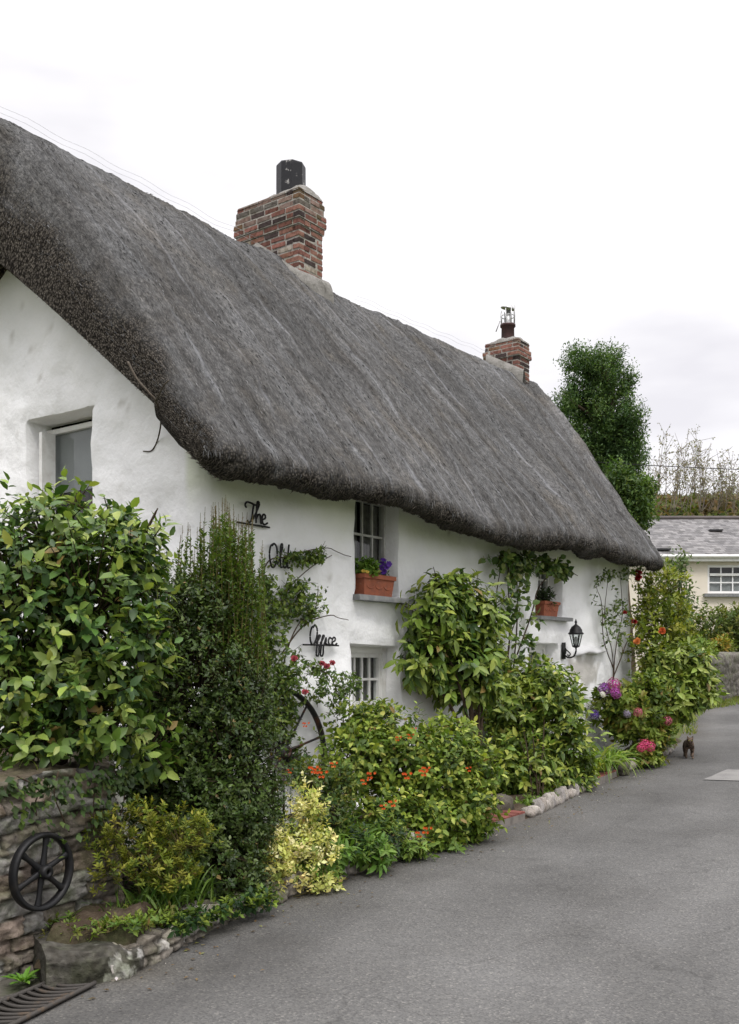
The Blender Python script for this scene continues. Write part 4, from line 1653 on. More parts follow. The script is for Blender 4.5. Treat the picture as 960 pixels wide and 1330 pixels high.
T_ = [[(.02, .66), (-.04, .78), (.04, .93), (.22, .92), (.42, .86), (.55, .96)], [(.36, .90), (.31, .6), (.27, .25), (.2, .02), (.1, .0), (.06, .08)]]
h_ = [[(.30, .12), (.5, .62), (.60, .95), (.53, 1.05), (.49, .85), (.46, .35), (.45, .0)], [(.46, .2), (.55, .42), (.64, .42), (.66, .2), (.67, .04), (.74, .06)]]
e_ = [[(.72, .2), (.86, .30), (.87, .44), (.79, .48), (.73, .3), (.76, .06), (.86, .0), (.98, .10)]]
lettering('black iron script word above an underline bar, highest on the front wall', .42, 2.80, .27, .175, T_ + h_ + e_, (-.35, 1.12, -.09))
O_ = [[(.2, .98), (.05, .85), (.0, .45), (.1, .03), (.26, .02), (.40, .4), (.38, .85), (.24, 1.0), (.14, .9)]]
l_ = [[(.42, .12), (.58, .5), (.70, .9), (.66, 1.04), (.60, .9), (.58, .4), (.60, .05), (.68, .03)]]
d_l = [[(.95, .38), (.84, .46), (.74, .3), (.76, .06), (.88, .05), (.96, .3)], [(1.05, 1.05), (1.0, .6), (.97, .2), (1.0, .03), (1.1, .06)]]
lettering('black iron script word half hidden in rose leaves, the middle one of three', .71, 2.45, .24, .20, O_ + l_ + d_l, None)
O2 = [[(.18, 1.1), (.06, .95), (.0, .5), (.04, .08), (.13, .03), (.24, .4), (.26, .9), (.18, 1.12), (.12, .98)]]
f1 = [[(.22, .1), (.33, .35), (.38, .52), (.33, .55), (.29, .3), (.25, -.15), (.23, -.55), (.29, -.62), (.33, -.45), (.34, -.1), (.40, .08)]]
f2 = [[(.38, .1), (.48, .35), (.53, .52), (.48, .55), (.44, .3), (.41, -.15), (.39, -.55), (.45, -.62), (.49, -.45), (.50, -.1), (.55, .08)]]
ic = [[(.53, .05), (.60, .42), (.60, .1), (.65, .03), (.70, .10)], [(.80, .40), (.74, .44), (.69, .25), (.72, .04), (.79, .04), (.84, .12)]]
e3 = [[(.83, .18), (.94, .28), (.95, .42), (.89, .46), (.83, .28), (.86, .05), (.94, .02), (1.02, .12)]]
lettering('black iron script word with looped tails on a bar, lowest of the three', 1.25, 1.79, .38, .16, O2 + f1 + f2 + ic + e3, (-.22, 1.12, 0))


def planter(label, t0, y0, z0, w_, dp, h_):
    o = thing('window_box', label, 'planter', hw(t0 + w_ / 2, y0 + dp / 2, z0), HROT, 'terracotta window boxes')
    mb = MB()
    tp = .02
    rows = []
    for zz_, e in ((0, 0), (h_ * .8, tp), (h_ * .8, tp + .014), (h_, tp + .016), (h_, tp - .004), (h_ * .86, tp - .01)):
        a, b_ = w_ / 2 - tp + e, dp / 2 - tp + e
        rows.append([(-a, -b_, zz_), (a, -b_, zz_), (a, b_, zz_), (-a, b_, zz_)])
    mb.grid(np.array(rows), wrapv=True)
    mb.add([(-w_ / 2, -dp / 2 + .01, h_ * .88), (w_ / 2, -dp / 2 + .01, h_ * .88), (w_ / 2, dp / 2 - .01, h_ * .88), (-w_ / 2, dp / 2 - .01, h_ * .88)], [[0, 1, 2, 3]])
    for x in np.linspace(-w_ * .28, w_ * .28, 3):       # moulded swags on the front
        mb.tube([(x + w_ * .12 * math.cos(q), -dp / 2 + .012, h_ * .52 - h_ * .16 * math.sin(q)) for q in np.linspace(0, math.pi, 9)], .008, sides=5)
    mb.build('trough', M_TERRA, o, smooth=False)
    return o


pl1 = planter('terracotta window box with yellow flowers and purple petunias on the upper sill', 2.06, -.055, 2.282, .50, .19, .21)
pl2 = planter('small terracotta window box of dark trailing plants above the wall lantern side door', 5.90, -.045, 2.24, .42, .17, .19)

# wall lantern
ln = thing('wall_lantern', 'black coach lantern with clear glass on a scrolled wall bracket', 'lantern', hw(6.52, -.02, 1.80), HROT)
mb = MB()
mb.lathe([(0, 0), (.055, 0), (.055, .012), (.03, .02), (0, .022)], (0, 0, 0), sides=14, M=Matrix.Rotation(math.pi / 2, 3, 'X'))
mb.box((0, .004, 0), (.04, .010, .11))
cv_ = crom([(0, -.01, -.06), (0, -.07, -.09), (0, -.14, -.07), (0, -.17, -.01), (0, -.17, .05)])
mb.tube(cv_, .011, sides=7)
cv_ = crom([(0, -.01, .03), (0, -.05, .0), (0, -.09, -.04), (0, -.07, -.07), (0, -.05, -.05)])
mb.tube(cv_, .008, sides=6)
mb.build('bracket', M_BLACK, ln)
mb = MB()
LC = np.array([0, -.17, .05])
mb.lathe([(0, -.02), (.02, -.01), (.045, 0), (.05, .012), (.04, .02), (0, .02)], LC, sides=6)
for k_ in range(6):
    a = k_ * math.pi / 3
    mb.tube([LC + np.array([.043 * math.cos(a), .043 * math.sin(a), .01]), LC + np.array([.082 * math.cos(a), .082 * math.sin(a), .17])], .006, sides=5)
mb.lathe([(.080, .165), (.100, .165), (.104, .176), (.085, .195), (.080, .225), (.055, .265), (.028, .285), (.015, .295), (.012, .31), (.018, .325), (.010, .345), (.004, .365), (0, .37)], LC, sides=12)
mb.build('frame', M_BLACK, ln)
MB().lathe([(.041, .015), (.079, .168)], LC, sides=6).build('glass', M_GLASS, ln, smooth=False)
MB().lathe([(0, .02), (.014, .02), (.014, .07), (.022, .085), (.024, .11), (.014, .13), (0, .135)], LC, sides=12).build('bulb', mat('frosted_bulb', (.5, .5, .48), rough=.3, noise=(9, (.4, .4, .38), .4, .7)), ln)

# cart wheel leaning on the front wall
cwx = thing('cart_wheel', 'old thin rimmed iron cart wheel leaning on the white wall among leaves', 'wheel', hw(.80, -.13, .86), HROT)
RC = .56
tilt = Matrix.Rotation(R(90 - 6), 3, 'X')
Mc = np.array(tilt)
MB().lathe([(RC, -.022), (RC + .003, 0), (RC, .022), (RC - .03, .020), (RC - .032, 0), (RC - .03, -.020)], sides=64, M=Mc, closed=True).build('rim', M_RUST, cwx)
MB().lathe([(.02, -.06), (.055, -.05), (.065, 0), (.055, .05), (.02, .06)], sides=18, M=Mc, closed=True).build('hub', M_RUST, cwx)
for k_ in range(10):
    a = k_ * math.pi / 5 + .2
    b_ = MB()
    b_.tube([Mc @ np.array([math.cos(a) * r_, math.sin(a) * r_, 0]) for r_ in (.05, .3, RC - .03)], (.013, .010, .011), sides=6)
    b_.build('spoke', M_RUST, cwx)

# ---------------------------------------------------------------- the cat
catp = np.array([4.63, 14.5])
ct = thing('cat', 'dark brown tabby cat walking along the lane by the kerb', 'cat', (*catp, road_z(*catp)), R(-14))
sk = [((0, .20, .205), .066, -1), ((0, .06, .205), .068, 0), ((0, -.10, .20), .063, 1), ((0, -.17, .235), .048, 2), ((0, -.235, .265), .050, 3), ((0, -.285, .247), .026, 4),
      ((.042, -.10, .155), .032, 2), ((.044, -.085, .10), .022, 6), ((.043, -.11, .045), .016, 7), ((.043, -.125, .014), .018, 8), ((.043, -.15, .010), .013, 9),
      ((-.042, -.10, .155), .032, 2), ((-.044, -.06, .10), .022, 11), ((-.043, -.05, .045), .016, 12), ((-.043, -.06, .014), .018, 13), ((-.043, -.085, .010), .013, 14),
      ((.045, .20, .165), .044, 0), ((.052, .15, .105), .030, 16), ((.048, .23, .065), .016, 17), ((.048, .21, .014), .017, 18), ((.048, .185, .010), .013, 19),
      ((-.045, .20, .165), .044, 0), ((-.052, .17, .105), .030, 21), ((-.048, .26, .065), .016, 22), ((-.048, .245, .014), .017, 23), ((-.048, .22, .010), .013, 24),
      ((0, .27, .215), .024, 0), ((.03, .36, .17), .017, 26), ((.06, .45, .15), .015, 27), ((.07, .52, .17), .010, 28),
      ((.028, -.228, .302), .018, 4), ((.037, -.226, .337), .005, 30), ((-.028, -.228, .302), .018, 4), ((-.037, -.226, .337), .005, 32)]
me = bpy.data.meshes.new('cat_body')
me.from_pydata([s_[0] for s_ in sk], [(s_[2], i) for i, s_ in enumerate(sk) if s_[2] >= 0], [])
co_ = bpy.data.objects.new('body', me)
COL.objects.link(co_)
co_.parent = ct
me.materials.append(M_FUR)
md = co_.modifiers.new('skin', 'SKIN')
md.use_smooth_shade = True
for i, s_ in enumerate(sk):
    v_ = me.skin_vertices[0].data[i]
    v_.radius = (s_[1], s_[1])
    v_.use_root = (i == 0)
sm_ = co_.modifiers.new('subsurf', 'SUBSURF')
sm_.levels = 2
sm_.render_levels = 2
M_EYE = mat('cat_eye', (.25, .22, .03), rough=.1, spec=.6, noise=(60, (.02, .02, .01), .5, .6))
for sx in (-1, 1):
    MB().lathe([(0, -.009), (.007, -.006), (.010, 0), (.007, .006), (0, .009)], (sx * .019, -.272, .272), sides=10).build('eye', M_EYE, ct)

# ---------------------------------------------------------------- distant house
HY = 37.0
hx0, hx1, he, hr, hb0 = 9.2, 26.0, 5.72, 7.62, float(zt(16, 38)) - .3
dh = thing('rendered_house', 'cream rendered house with a grey slate roof across the lane end', 'house', (15, HY, hb0))
M_CREAM = mat('cream_render', (.74, .675, .575), rough=.9, noise=(.6, (.69, .625, .53), .4, .7), bump=(12, .2, .01))
M_ROOFS = mat('slate_roof', attr=True, rough=.7, noise=(2.2, (.75, .75, .78), .4, .7, 'MULTIPLY'), bump=(9, .3, .01))
wx0, wx1, wz0, wz1 = 12.5, 14.42, 4.28, 5.34
mb = MB()
mb.grid(np.array([[(x, HY, z) for z in (hb0, wz0, wz1, he)] for x in (hx0, wx0, wx1, hx1)]), mask=np.array([[1, 1, 1], [1, 0, 1], [1, 1, 1]], bool))
for a, b_ in (((hx0, HY), (hx0, HY + 8)), ((hx1, HY), (hx1, HY + 8)), ((hx0, HY + 8), (hx1, HY + 8))):
    mb.add([(*a, hb0), (*b_, hb0), (*b_, he), (*a, he)], [[0, 1, 2, 3]])
for x in (hx0, hx1):
    mb.add([(x, HY, he), (x, HY + 8, he), (x, HY + 4, hr - .1)], [[0, 1, 2]])
for (a, b_) in (((wx0, wz0), (wx1, wz0)), ((wx1, wz0), (wx1, wz1)), ((wx1, wz1), (wx0, wz1)), ((wx0, wz1), (wx0, wz0))):
    mb.add([(a[0], HY, a[1]), (b_[0], HY, b_[1]), (b_[0], HY + .12, b_[1]), (a[0], HY + .12, a[1])], [[0, 1, 2, 3]])
mb.build('wall', M_CREAM, dh, smooth=False, world=True)
mb = MB()
nr = 24
for side in (0, 1):
    for r_ in range(nr):
        f0, f1 = r_ / nr, (r_ + 1) / nr
        ya, yb = (HY - .3 + 4.3 * f0, HY - .3 + 4.3 * f1) if not side else (HY + 8.3 - 4.3 * f0, HY + 8.3 - 4.3 * f1)
        za, zb2 = he - .12 + (hr - he + .12) * f0, he - .12 + (hr - he + .12) * f1
        x = hx0 - .25 - (.105 if r_ % 2 else 0)
        while x < hx1 + .2:
            c = np.array([.165, .158, .155]) * rng.uniform(.6, 1.4)
            lz = rng.uniform(.008, .018)
            mb.add([(x, ya, za + lz), (x + .205, ya, za + lz), (x + .205, yb, zb2 + .005), (x, yb, zb2 + .005), (x, ya, za - .01), (x + .205, ya, za - .01)], [[0, 1, 2, 3], [4, 5, 1, 0]], c)
            x += .21
rf = mb.build('roof', M_ROOFS, dh, smooth=False, world=True)
MB().tube([(hx0 - .3, HY + 4, hr + .04), (hx1 + .3, HY + 4, hr + .04)], .09, (.10, .085, .08), 8).build('ridge_tiles', M_ROOFS, rf, world=True)
mb = MB()
mb.box((17.6, HY - .26, he - .17), (8.7, .03, .11))
mb.tube([(hx0 - .25, HY - .36, he - .10), (hx1 + .25, HY - .36, he - .10)], .06, sides=8)
mb.build('fascia', M_WHITE, dh, smooth=False, world=True)
for vx, vy, vz in ((10.95, HY + .35, 5.98), (13.65, HY + 2.5, 6.98)):
    mb = MB()
    mb.box((vx, vy, vz - .03), (.26, .16, .025), (.03, .03, .035))
    mb.box((vx, vy + .12, vz - .07), (.2, .15, .04), (.03, .03, .035))
    mb.build('roof_vent', mat('dark_vent', (.03, .03, .034), rough=.6, noise=(9, (.05, .05, .05), .4, .7)), rf, smooth=False, world=True)
oo = np.array(dh.location)
wp2 = window(dh, np.array([wx0, HY + .10, wz0]) - oo, (1, 0, 0), (0, -1, 0), wx1 - wx0, wz1 - wz0, 4, [.32, .64], fr=.09, bar=.045, curtain=[(.1, wx1 - wx0 - .1, .1, .62, M_GREYSHEET, .02, 'net_curtain')], mt=mat('white_upvc', (.82, .82, .82), rough=.4, noise=(2, (.78, .78, .78), .4, .7)))
sb_ = MB()
sb_.box(np.array([(wx0 + wx1) / 2, HY - .06, wz0 - .07]) - oo, (1.12, .12, .06))
sb_.build('sill', M_SLATE, wp2, smooth=False)
sb_ = MB()
sb_.box(np.array([(wx0 + wx1) / 2, HY + .055, wz1 - .36]) - oo, ((wx1 - wx0) / 2 - .1, .03, .045))
sb_.build('transom', M_WHITE, wp2, smooth=False)

# roadside wall end beyond the cottage
gw = thing('roadside_wall', 'grey rubble wall with a rounded top at the bend of the lane', 'wall', (8.0, 25.2, .6))
gpath = resample(np.array([[7.75, 24.6], [8.7, 25.6], [10.5, 28.6], [14, 32.2], [20, 35.2]]), .05)
gd = np.concatenate([[0], np.cumsum(np.linalg.norm(np.diff(gpath, axis=0), axis=1))])
gn2 = np.gradient(gpath, axis=0)
gn2 = unit(np.stack([gn2[:, 1], -gn2[:, 0]], -1))
HH = 1.28
prof = [(.0, z) for z in np.arange(-.2, HH - .22, .05)] + [(.22 - .22 * math.cos(q), HH - .22 + .22 * math.sin(q)) for q in np.linspace(.1, math.pi - .1, 12)] + [(.44, z) for z in np.arange(HH - .24, -.25, -.2)]
pa = np.array(prof)
A, B = np.meshgrid(gd, pa[:, 1], indexing='ij')
dj, sid = masonry(A + .05 * fbm(np.stack([A * 3, B * 3], -1), 141), B + .05 * fbm(np.stack([A * 2, B * 3], -1), 143), (.12, .25), (.2, .5), 12)
hg_ = sstep(0, .04, dj) * .04 + .02 * fbm(np.stack([A * 6, B * 6], -1), 145, 3)
G3 = np.concatenate([gpath[:, None] - gn2[:, None] * (pa[None, :, 0] - hg_ * np.where(pa[:, 0] < .22, 1, -1)[None])[..., None], (B + zt(gpath[:, 0], gpath[:, 1])[:, None] + hg_ * (B > HH - .2))[..., None]], -1)
gc = np.array([.15, .14, .125]) * (.75 + .5 * tab[sid % 6000, 2])[..., None]
gj = sstep(.03, 0, dj)[..., None]
gc = gc * (1 - gj) + gj * np.array([.10, .09, .075])
mb = MB().grid(G3, gc, flip=True)
for e in (0, -1):
    ring = G3[e]
    cen = ring.mean(0)
    cen[2] = ring[:, 2].min()
    mb.grid(np.stack([ring, ring * .5 + cen * .5, np.repeat(cen[None], len(ring), 0)], 0), np.array([.17, .155, .14]))
mb.build('masonry', M_STONE, gw, world=True)

# overhead wire
ow = MB()
ow.tube([(x, 29 + .02 * x, 7.25 + .0032 * (x - 16) ** 2) for x in np.linspace(-3, 40, 60)], .012, sides=5)
o = ow.build('overhead_wire', M_BLACK)
tag(o, 'thin dark overhead wire crossing the sky in front of the conifer', 'wire')

# dead creeper stem hanging from the verge
bt = thing('bare_creeper', 'bare dry creeper stem hanging from the thatch onto the gable wall', 'creeper', hw(-.1, .45, 3.7), HROT)
mb = MB()
base_ = np.array(hw(-.1, .45, 3.7))


def gpt(u_, v_, off):
    "on the gable wall, off metres out of it"
    r_ = (u_ - UC) / FPX
    o_ = HO + HD * (-off)
    w_ = (r_ * o_[1] - o_[0]) / (HG[0] - r_ * HG[1])
    Y_ = o_[1] + HG[1] * w_
    return np.array([r_ * Y_, Y_, EYE + (VH - v_) * Y_ / FPX])


mb.tube(crom([gpt(166, 470, .58), gpt(178, 492, .57), gpt(192, 508, .55), gpt(203, 522, .50), gpt(209, 545, .25), gpt(205, 570, .06), gpt(197, 585, .05), gpt(186, 586, .05)]), np.linspace(.010, .005, 57), (.10, .085, .07), 5)
mb.tube(crom([gpt(203, 520, .51), gpt(212, 502, .57), gpt(219, 494, .58)]), .006, (.10, .085, .07), 5)
mb.build('stem', M_BARK, bt, world=True)

# ---------------------------------------------------------------- plants
def lobe_samples(lobes, n, shell=.45, cutbelow=None):
    cs = np.array([at(l[0], l[1], l[2]) for l in lobes])
    rs_ = np.array([[l[3] * l[2] / FPX, l[5], l[4] * l[2] / FPX] for l in lobes])
    vol = (rs_[:, 0] * rs_[:, 2]) ** .9 * np.array([l[6] if len(l) > 6 else 1 for l in lobes])
    k_ = rng.choice(len(lobes), n, p=vol / vol.sum())
    dr = unit(rng.normal(0, 1, (n, 3)))
    rad = (shell ** 3 + (1 - shell ** 3) * rng.random(n)) ** (1 / 3)
    wob = 1 + .36 * vnoise(dr * 2.6 + k_[:, None] * 3.7, 5)
    wob = wob * np.where(rng.random(n) < .07, rng.uniform(1.08, 1.32, n), 1)
    P = cs[k_] + dr * rs_[k_] * (rad * wob)[:, None]
    O = unit(dr / rs_[k_])
    return P, O, cs, rs_, k_


def pick(cols, n, jit=.18):
    c = np.array([x[0] for x in cols])
    p_ = np.array([x[1] for x in cols], float)
    k_ = rng.choice(len(c), n, p=p_ / p_.sum())
    return c[k_] * rng.uniform(1 - jit, 1 + jit, (n, 1)) * rng.uniform(.93, 1.07, (n, 3))


def keep_out(P, margin=.02):
    "nothing grows inside the cottage or under the ground"
    q = P - HO
    t_ = q @ HD
    y_ = q @ HG
    ins = (t_ > -.03) & (y_ > -margin) & (t_ < 9.0 + np.clip(y_, 0, 2.6) * .6) & (y_ < 5.2)
    return (~ins) & (P[:, 2] > zt(P[:, 0], P[:, 1]) + .01)


def shrub(name, label, cat, base, lobes, nshoot, L, wr, cols, tipcols=None, k=6, sl=.12, shape='oval', mt=None, up=.5, droop=.0, shell=.45,
          stem=(.06, .045, .03), sr=.010, group=None, branches=True, twigs=.35, lift=None, clip=True, tilt=.5, part='foliage'):
    base = np.array(base, float)
    o = thing(name, label, cat, base, 0, group)
    P, O, cs, rs_, kk = lobe_samples(lobes, int(nshoot * 1.8), shell)
    if clip:
        m_ = keep_out(P, .05)
        P, O, kk = P[m_], O[m_], kk[m_]
    n = len(P)
    ax = unit(O * .8 + np.array([0, 0, up]) + rng.normal(0, .35, (n, 3)))
    ref = unit(np.cross(ax, rng.normal(0, 1, (n, 3))))
    r2 = np.cross(ax, ref)
    mb = MB()
    shade = pick(cols, n)
    for j in range(k):
        f_ = (j + .5) / k
        a = j * 2.4 + rng.uniform(0, .6, n)
        rad = ref * np.cos(a)[:, None] + r2 * np.sin(a)[:, None]
        d_ = unit(ax * (.25 + .55 * f_) + rad * (1.0 - .35 * f_) + np.array([0, 0, -droop]) + rng.normal(0, .18, (n, 3)))
        u_ = unit(ax * .8 + np.array([0, 0, tilt]) + O * .35 + rng.normal(0, .25, (n, 3)))
        p_ = P + ax * (sl * (f_ - .5))[..., None] if np.ndim(sl) else P + ax * (sl * (f_ - .5))
        ll = L * rng.choice([.55, .8, 1.0, 1.25], n) * rng.uniform(.85, 1.15, n) * (1.08 - .25 * f_)
        c = shade * rng.uniform(.8, 1.2, (n, 1))
        c = np.where((rng.random(n) < .012)[:, None], np.array([.22, .15, .05]), c)
        if tipcols is not None and f_ > .55:
            tt = pick(tipcols, n)
            g_ = (rng.random(n) < (f_ - .3))[:, None]
            c = np.where(g_, tt, c)
        if clip:
            m_ = keep_out(p_ + d_ * ll[:, None], .0)
        else:
            m_ = np.ones(n, bool)
        mb.leaves(p_[m_], d_[m_], u_[m_], ll[m_], wr, c[m_], shape)
    mb.build(part, mt or M_LEAF, o, world=True)
    sb2 = MB()
    if branches:
        for c, r_ in zip(cs, rs_):
            mid = base * .45 + c * .55 + rng.normal(0, .04, 3)
            mid[:2] = base[:2] * .65 + c[:2] * .35 + rng.normal(0, .03, 2)
            sb2.tube(crom([base + rng.normal(0, .03, 3) * [1, 1, 0], mid, c - (c - mid) * .15, c], 5), np.linspace(sr * 1.2, sr * .25, 16), stem, 6)
    tw = rng.random(n) < (twigs if branches else -1)
    if tw.any():
        inn = cs[kk[tw]] + (P[tw] - cs[kk[tw]]) * .25 - np.array([0, 0, .05])
        sb2.sticks(inn, P[tw] + ax[tw] * sl * .5, sr * .38, sr * .18, stem)
    if sb2.n:
        sb2.build('stems', M_BARK, o, world=True)
    return o


def flower_mesh(kind, seed):
    r_ = np.random.default_rng(seed)
    mb = MB()
    if kind == 'rose':
        n = 26
        a = np.arange(n) * 2.4
        e = np.linspace(1.35, .15, n)
        d_ = np.stack([np.cos(a) * np.cos(e), np.sin(a) * np.cos(e), np.sin(e)], -1)
        mb.leaves(np.zeros((n, 3)) + d_ * .12, d_, np.tile([0, 0, 1.0], (n, 1)) + .5 * d_, r_.uniform(.6, 1.0, n), .95, np.ones((n, 3)) * r_.uniform(.75, 1.15, (n, 1)), 'petal')
    elif kind == 'crocosmia':
        for q in range(7):
            c = np.array([r_.normal(0, .55), r_.normal(0, .45), .25 * r_.random() + .06 * q])
            n = 6
            a = np.arange(n) * math.pi / 3 + q
            d_ = np.stack([np.cos(a), np.sin(a), np.full(n, .75)], -1)
            mb.leaves(np.tile(c, (n, 1)), d_, np.tile([0, 0, 1.0], (n, 1)), .55 * (1 - .05 * q), .55, np.ones((n, 3)) * r_.uniform(.7, 1.15, (n, 1)), 'petal')
        mb.tube([(-.3, 0, -1.5), (-.2, 0, -.6), (0, 0, .1), (.3, 0, .3)], .05, (.2, .25, .1), 4)
    elif kind == 'hydrangea':
        n = 60
        i = np.arange(n) + .5
        ph = np.arccos(1 - 1.55 * i / n)
        th = math.pi * (1 + 5 ** .5) * i
        c = np.stack([np.cos(th) * np.sin(ph), np.sin(th) * np.sin(ph), np.cos(ph) * .65], -1) * (1 + .28 * vnoise(np.stack([th, ph * 3, ph], -1) * .9 + seed, 4)[:, None])
        for q in range(4):
            ref = unit(np.cross(c, [.3, .5, .81]))
            r2 = np.cross(unit(c), ref)
            a = q * math.pi / 2 + r_.uniform(0, 1.5, n)
            d_ = ref * np.cos(a)[:, None] + r2 * np.sin(a)[:, None]
            mb.leaves(c, unit(d_ + .25 * c), c, .26, .95, np.ones((n, 3)) * r_.uniform(.7, 1.2, (n, 1)), 'petal')
    elif kind == 'pansy':
        n = 6
        a = np.arange(n) * math.pi * 2 / n
        d_ = np.stack([np.cos(a), np.sin(a), np.full(n, .25)], -1)
        mb.leaves(np.zeros((n, 3)), d_, np.tile([0, 0, 1.0], (n, 1)), 1.0, 1.0, np.ones((n, 3)) * r_.uniform(.75, 1.1, (n, 1)), 'petal')
    return mb


FLW = {}


def flower(parent, kind, p_, size, col, face=None, label=None):
    key = (kind, col)
    if key not in FLW:
        m_ = mat('petals_' + kind, col, attr=True, rough=.6, spec=.2, trans=.2, noise=(30, (.8, .75, .75), .4, .7, 'MULTIPLY'))
        o = flower_mesh(kind, len(FLW) + 3).build('flower', m_, parent)
        FLW[key] = o
        o.rotation_mode = 'XYZ'
    else:
        o = FLW[key].copy()
        COL.objects.link(o)
        o.parent = parent
    q = np.array(p_) - np.array(root_of(parent).location)
    rz = root_of(parent).rotation_euler.z
    if rz:
        q = np.array([q[0] * math.cos(rz) + q[1] * math.sin(rz), -q[0] * math.sin(rz) + q[1] * math.cos(rz), q[2]])
    o.location = q
    o.scale = (size,) * 3
    f_ = Vector(face if face is not None else (rng.normal(0, .4), -1 + rng.normal(0, .3), .6))
    o.rotation_euler = f_.to_track_quat('Z', 'Y').to_euler()
    if label:
        o['label'] = label
    return o


def g3(u, v, lift=0.0):
    "point on the ground / bed seen at (u, v)"
    Y_ = FPX * (1.78 - lift) / (v - 826.0)
    X_ = (u - UC) / FPX * Y_
    return np.array([X_, Y_, float(zt(X_, Y_)) + lift])


G_DARK = [((.022, .052, .016), 3), ((.035, .075, .02), 2), ((.015, .036, .013), 2)]
G_CAM = [((0.0725, 0.1313, 0.026), 3), ((0.1232, 0.1875, 0.036), 3), ((0.0406, 0.0825, 0.022), 3), ((0.1885, 0.2375, 0.06), 1)]
G_CAMT = [((0.2175, 0.275, 0.05), 3), ((0.29, 0.3375, 0.075), 1.5), ((0.145, 0.2125, 0.04), 2)]
G_MID = [((0.1125, 0.169, 0.026), 3), ((0.1575, 0.2145, 0.032), 3), ((0.0675, 0.1105, 0.022), 2)]
G_MIDT = [((0.255, 0.299, 0.05), 3), ((0.36, 0.377, 0.085), 1)]
G_YEL = [((.155, .185, .022), 3), ((.20, .205, .03), 2), ((.09, .13, .02), 2)]

# big leaved camellia on the raised yard
shrub('camellia_bush', 'tall glossy broad leaved camellia above the stone wall with the iron wheel', 'shrub', (-1.95, 6.25, .92),
      [(30, 800, 5.95, 105, 125, .45), (120, 790, 5.95, 85, 120, .42), (170, 745, 6.1, 45, 80, .3), (60, 690, 6.05, 80, 50, .35), (20, 905, 5.8, 70, 75, .38), (110, 900, 5.85, 75, 65, .36),
       (-60, 780, 6.0, 80, 160, .5), (150, 680, 6.1, 30, 30, .2, .7), (100, 640, 6.1, 14, 26, .12, .6), (205, 660, 6.1, 12, 26, .1, .6), (190, 700, 6.1, 30, 25, .2, .6), (50, 960, 5.72, 70, 34, .28), (195, 960, 6.15, 26, 50, .25), (140, 950, 5.82, 56, 36, .26), (185, 850, 6.0, 34, 60, .3)],
      820, .086, .56, G_CAM, G_CAMT, k=7, sl=.13, mt=M_GLOSS, up=.35, shell=.5, sr=.016, droop=.25, twigs=.5)

# dark small leaved hedge bush with upright shoots
DK = [(262, 1085, 6.62, 92, 95, .40), (225, 1000, 6.65, 70, 110, .38), (300, 1000, 6.7, 66, 120, .40), (255, 900, 6.7, 84, 110, .40), (315, 920, 6.8, 42, 95, .32), (205, 900, 6.7, 42, 120, .32),
      (335, 1050, 6.75, 32, 60, .26), (280, 800, 6.8, 48, 75, .30), (225, 810, 6.75, 38, 75, .28), (290, 1145, 6.55, 62, 40, .28), (215, 1120, 6.45, 44, 60, .3), (322, 1120, 6.8, 26, 40, .22), (185, 985, 6.75, 26, 60, .25)]
hedge = shrub('privet_bush', 'tall dark small leaved evergreen bush with upright shoots at the cottage corner', 'shrub', (-1.12, 6.72, .12), DK, 4600, .036, .58,
              [((.052, .084, .018), 3), ((.078, .118, .024), 2), ((.032, .054, .015), 2), ((.12, .16, .05), .6)], None, k=8, sl=.10, shape='thin', mt=M_GLOSS, up=.6, shell=.55, sr=.012, twigs=.25)
# its upright young shoots
mb, sb2 = MB(), MB()
ns = 150
uu = np.where(rng.random(ns) < .5, rng.normal(293, 20, ns), rng.uniform(208, 345, ns))
topv = 640 + np.abs(uu - 290) * .75 + rng.uniform(0, 75, ns)
topv = np.where(rng.random(ns) < .10, topv - 22, topv)
Yc = rng.uniform(6.55, 7.1, ns)
for i in range(ns):
    A = at(uu[i] + rng.normal(0, 10), 880, Yc[i])
    B = at(uu[i], max(topv[i], 612), Yc[i])
    sb2.sticks([A], [B], .0035, .0015, (.11, .095, .035))
    n = int(130 * (B[2] - A[2]) / 1.3)
    f_ = rng.random(n) ** .8
    f_ = f_[f_ < .97]
    n = len(f_)
    p_ = A + (B - A) * f_[:, None]
    a = rng.uniform(0, 6.28, n)
    d_ = np.stack([np.cos(a), np.sin(a), np.full(n, .9)], -1) + rng.normal(0, .2, (n, 3))
    bare = (f_ > .90)
    col_ = pick([((.085, .135, .02), 3), ((.115, .165, .026), 2), ((.055, .095, .02), 2)], n)
    mb.leaves(p_, d_, np.tile([0, 0, 1.0], (n, 1)) + rng.normal(0, .4, (n, 3)), np.where(bare, .012, rng.uniform(.022, .040, n)), .5, np.where(bare[:, None], np.array([.13, .09, .05]), col_), 'thin')
mb.build('young_shoots', M_LEAF, hedge, world=True)
sb2.build('shoot_stems', M_BARK, hedge, world=True)

# yellow green shrub in front of the stone wall
sp = shrub('spurge_bush', 'low yellow green spurge bush beside the black iron wheel', 'shrub', (-1.33, 5.95, .12),
           [(150, 1075, 5.75, 34, 26, .16), (195, 1052, 5.8, 30, 20, .15), (235, 1085, 5.85, 40, 34, .2), (262, 1078, 5.85, 20, 20, .12), (140, 1120, 5.7, 28, 32, .16), (190, 1110, 5.75, 45, 36, .2), (225, 1135, 5.8, 32, 26, .18)],
           190, .036, .38, G_YEL, [((.26, .26, .035), 2), ((.19, .22, .03), 2)], k=13, sl=.045, shape='thin', mt=M_MATT, up=1.6, shell=.6, sr=.007, twigs=.6, stem=(.14, .12, .05))


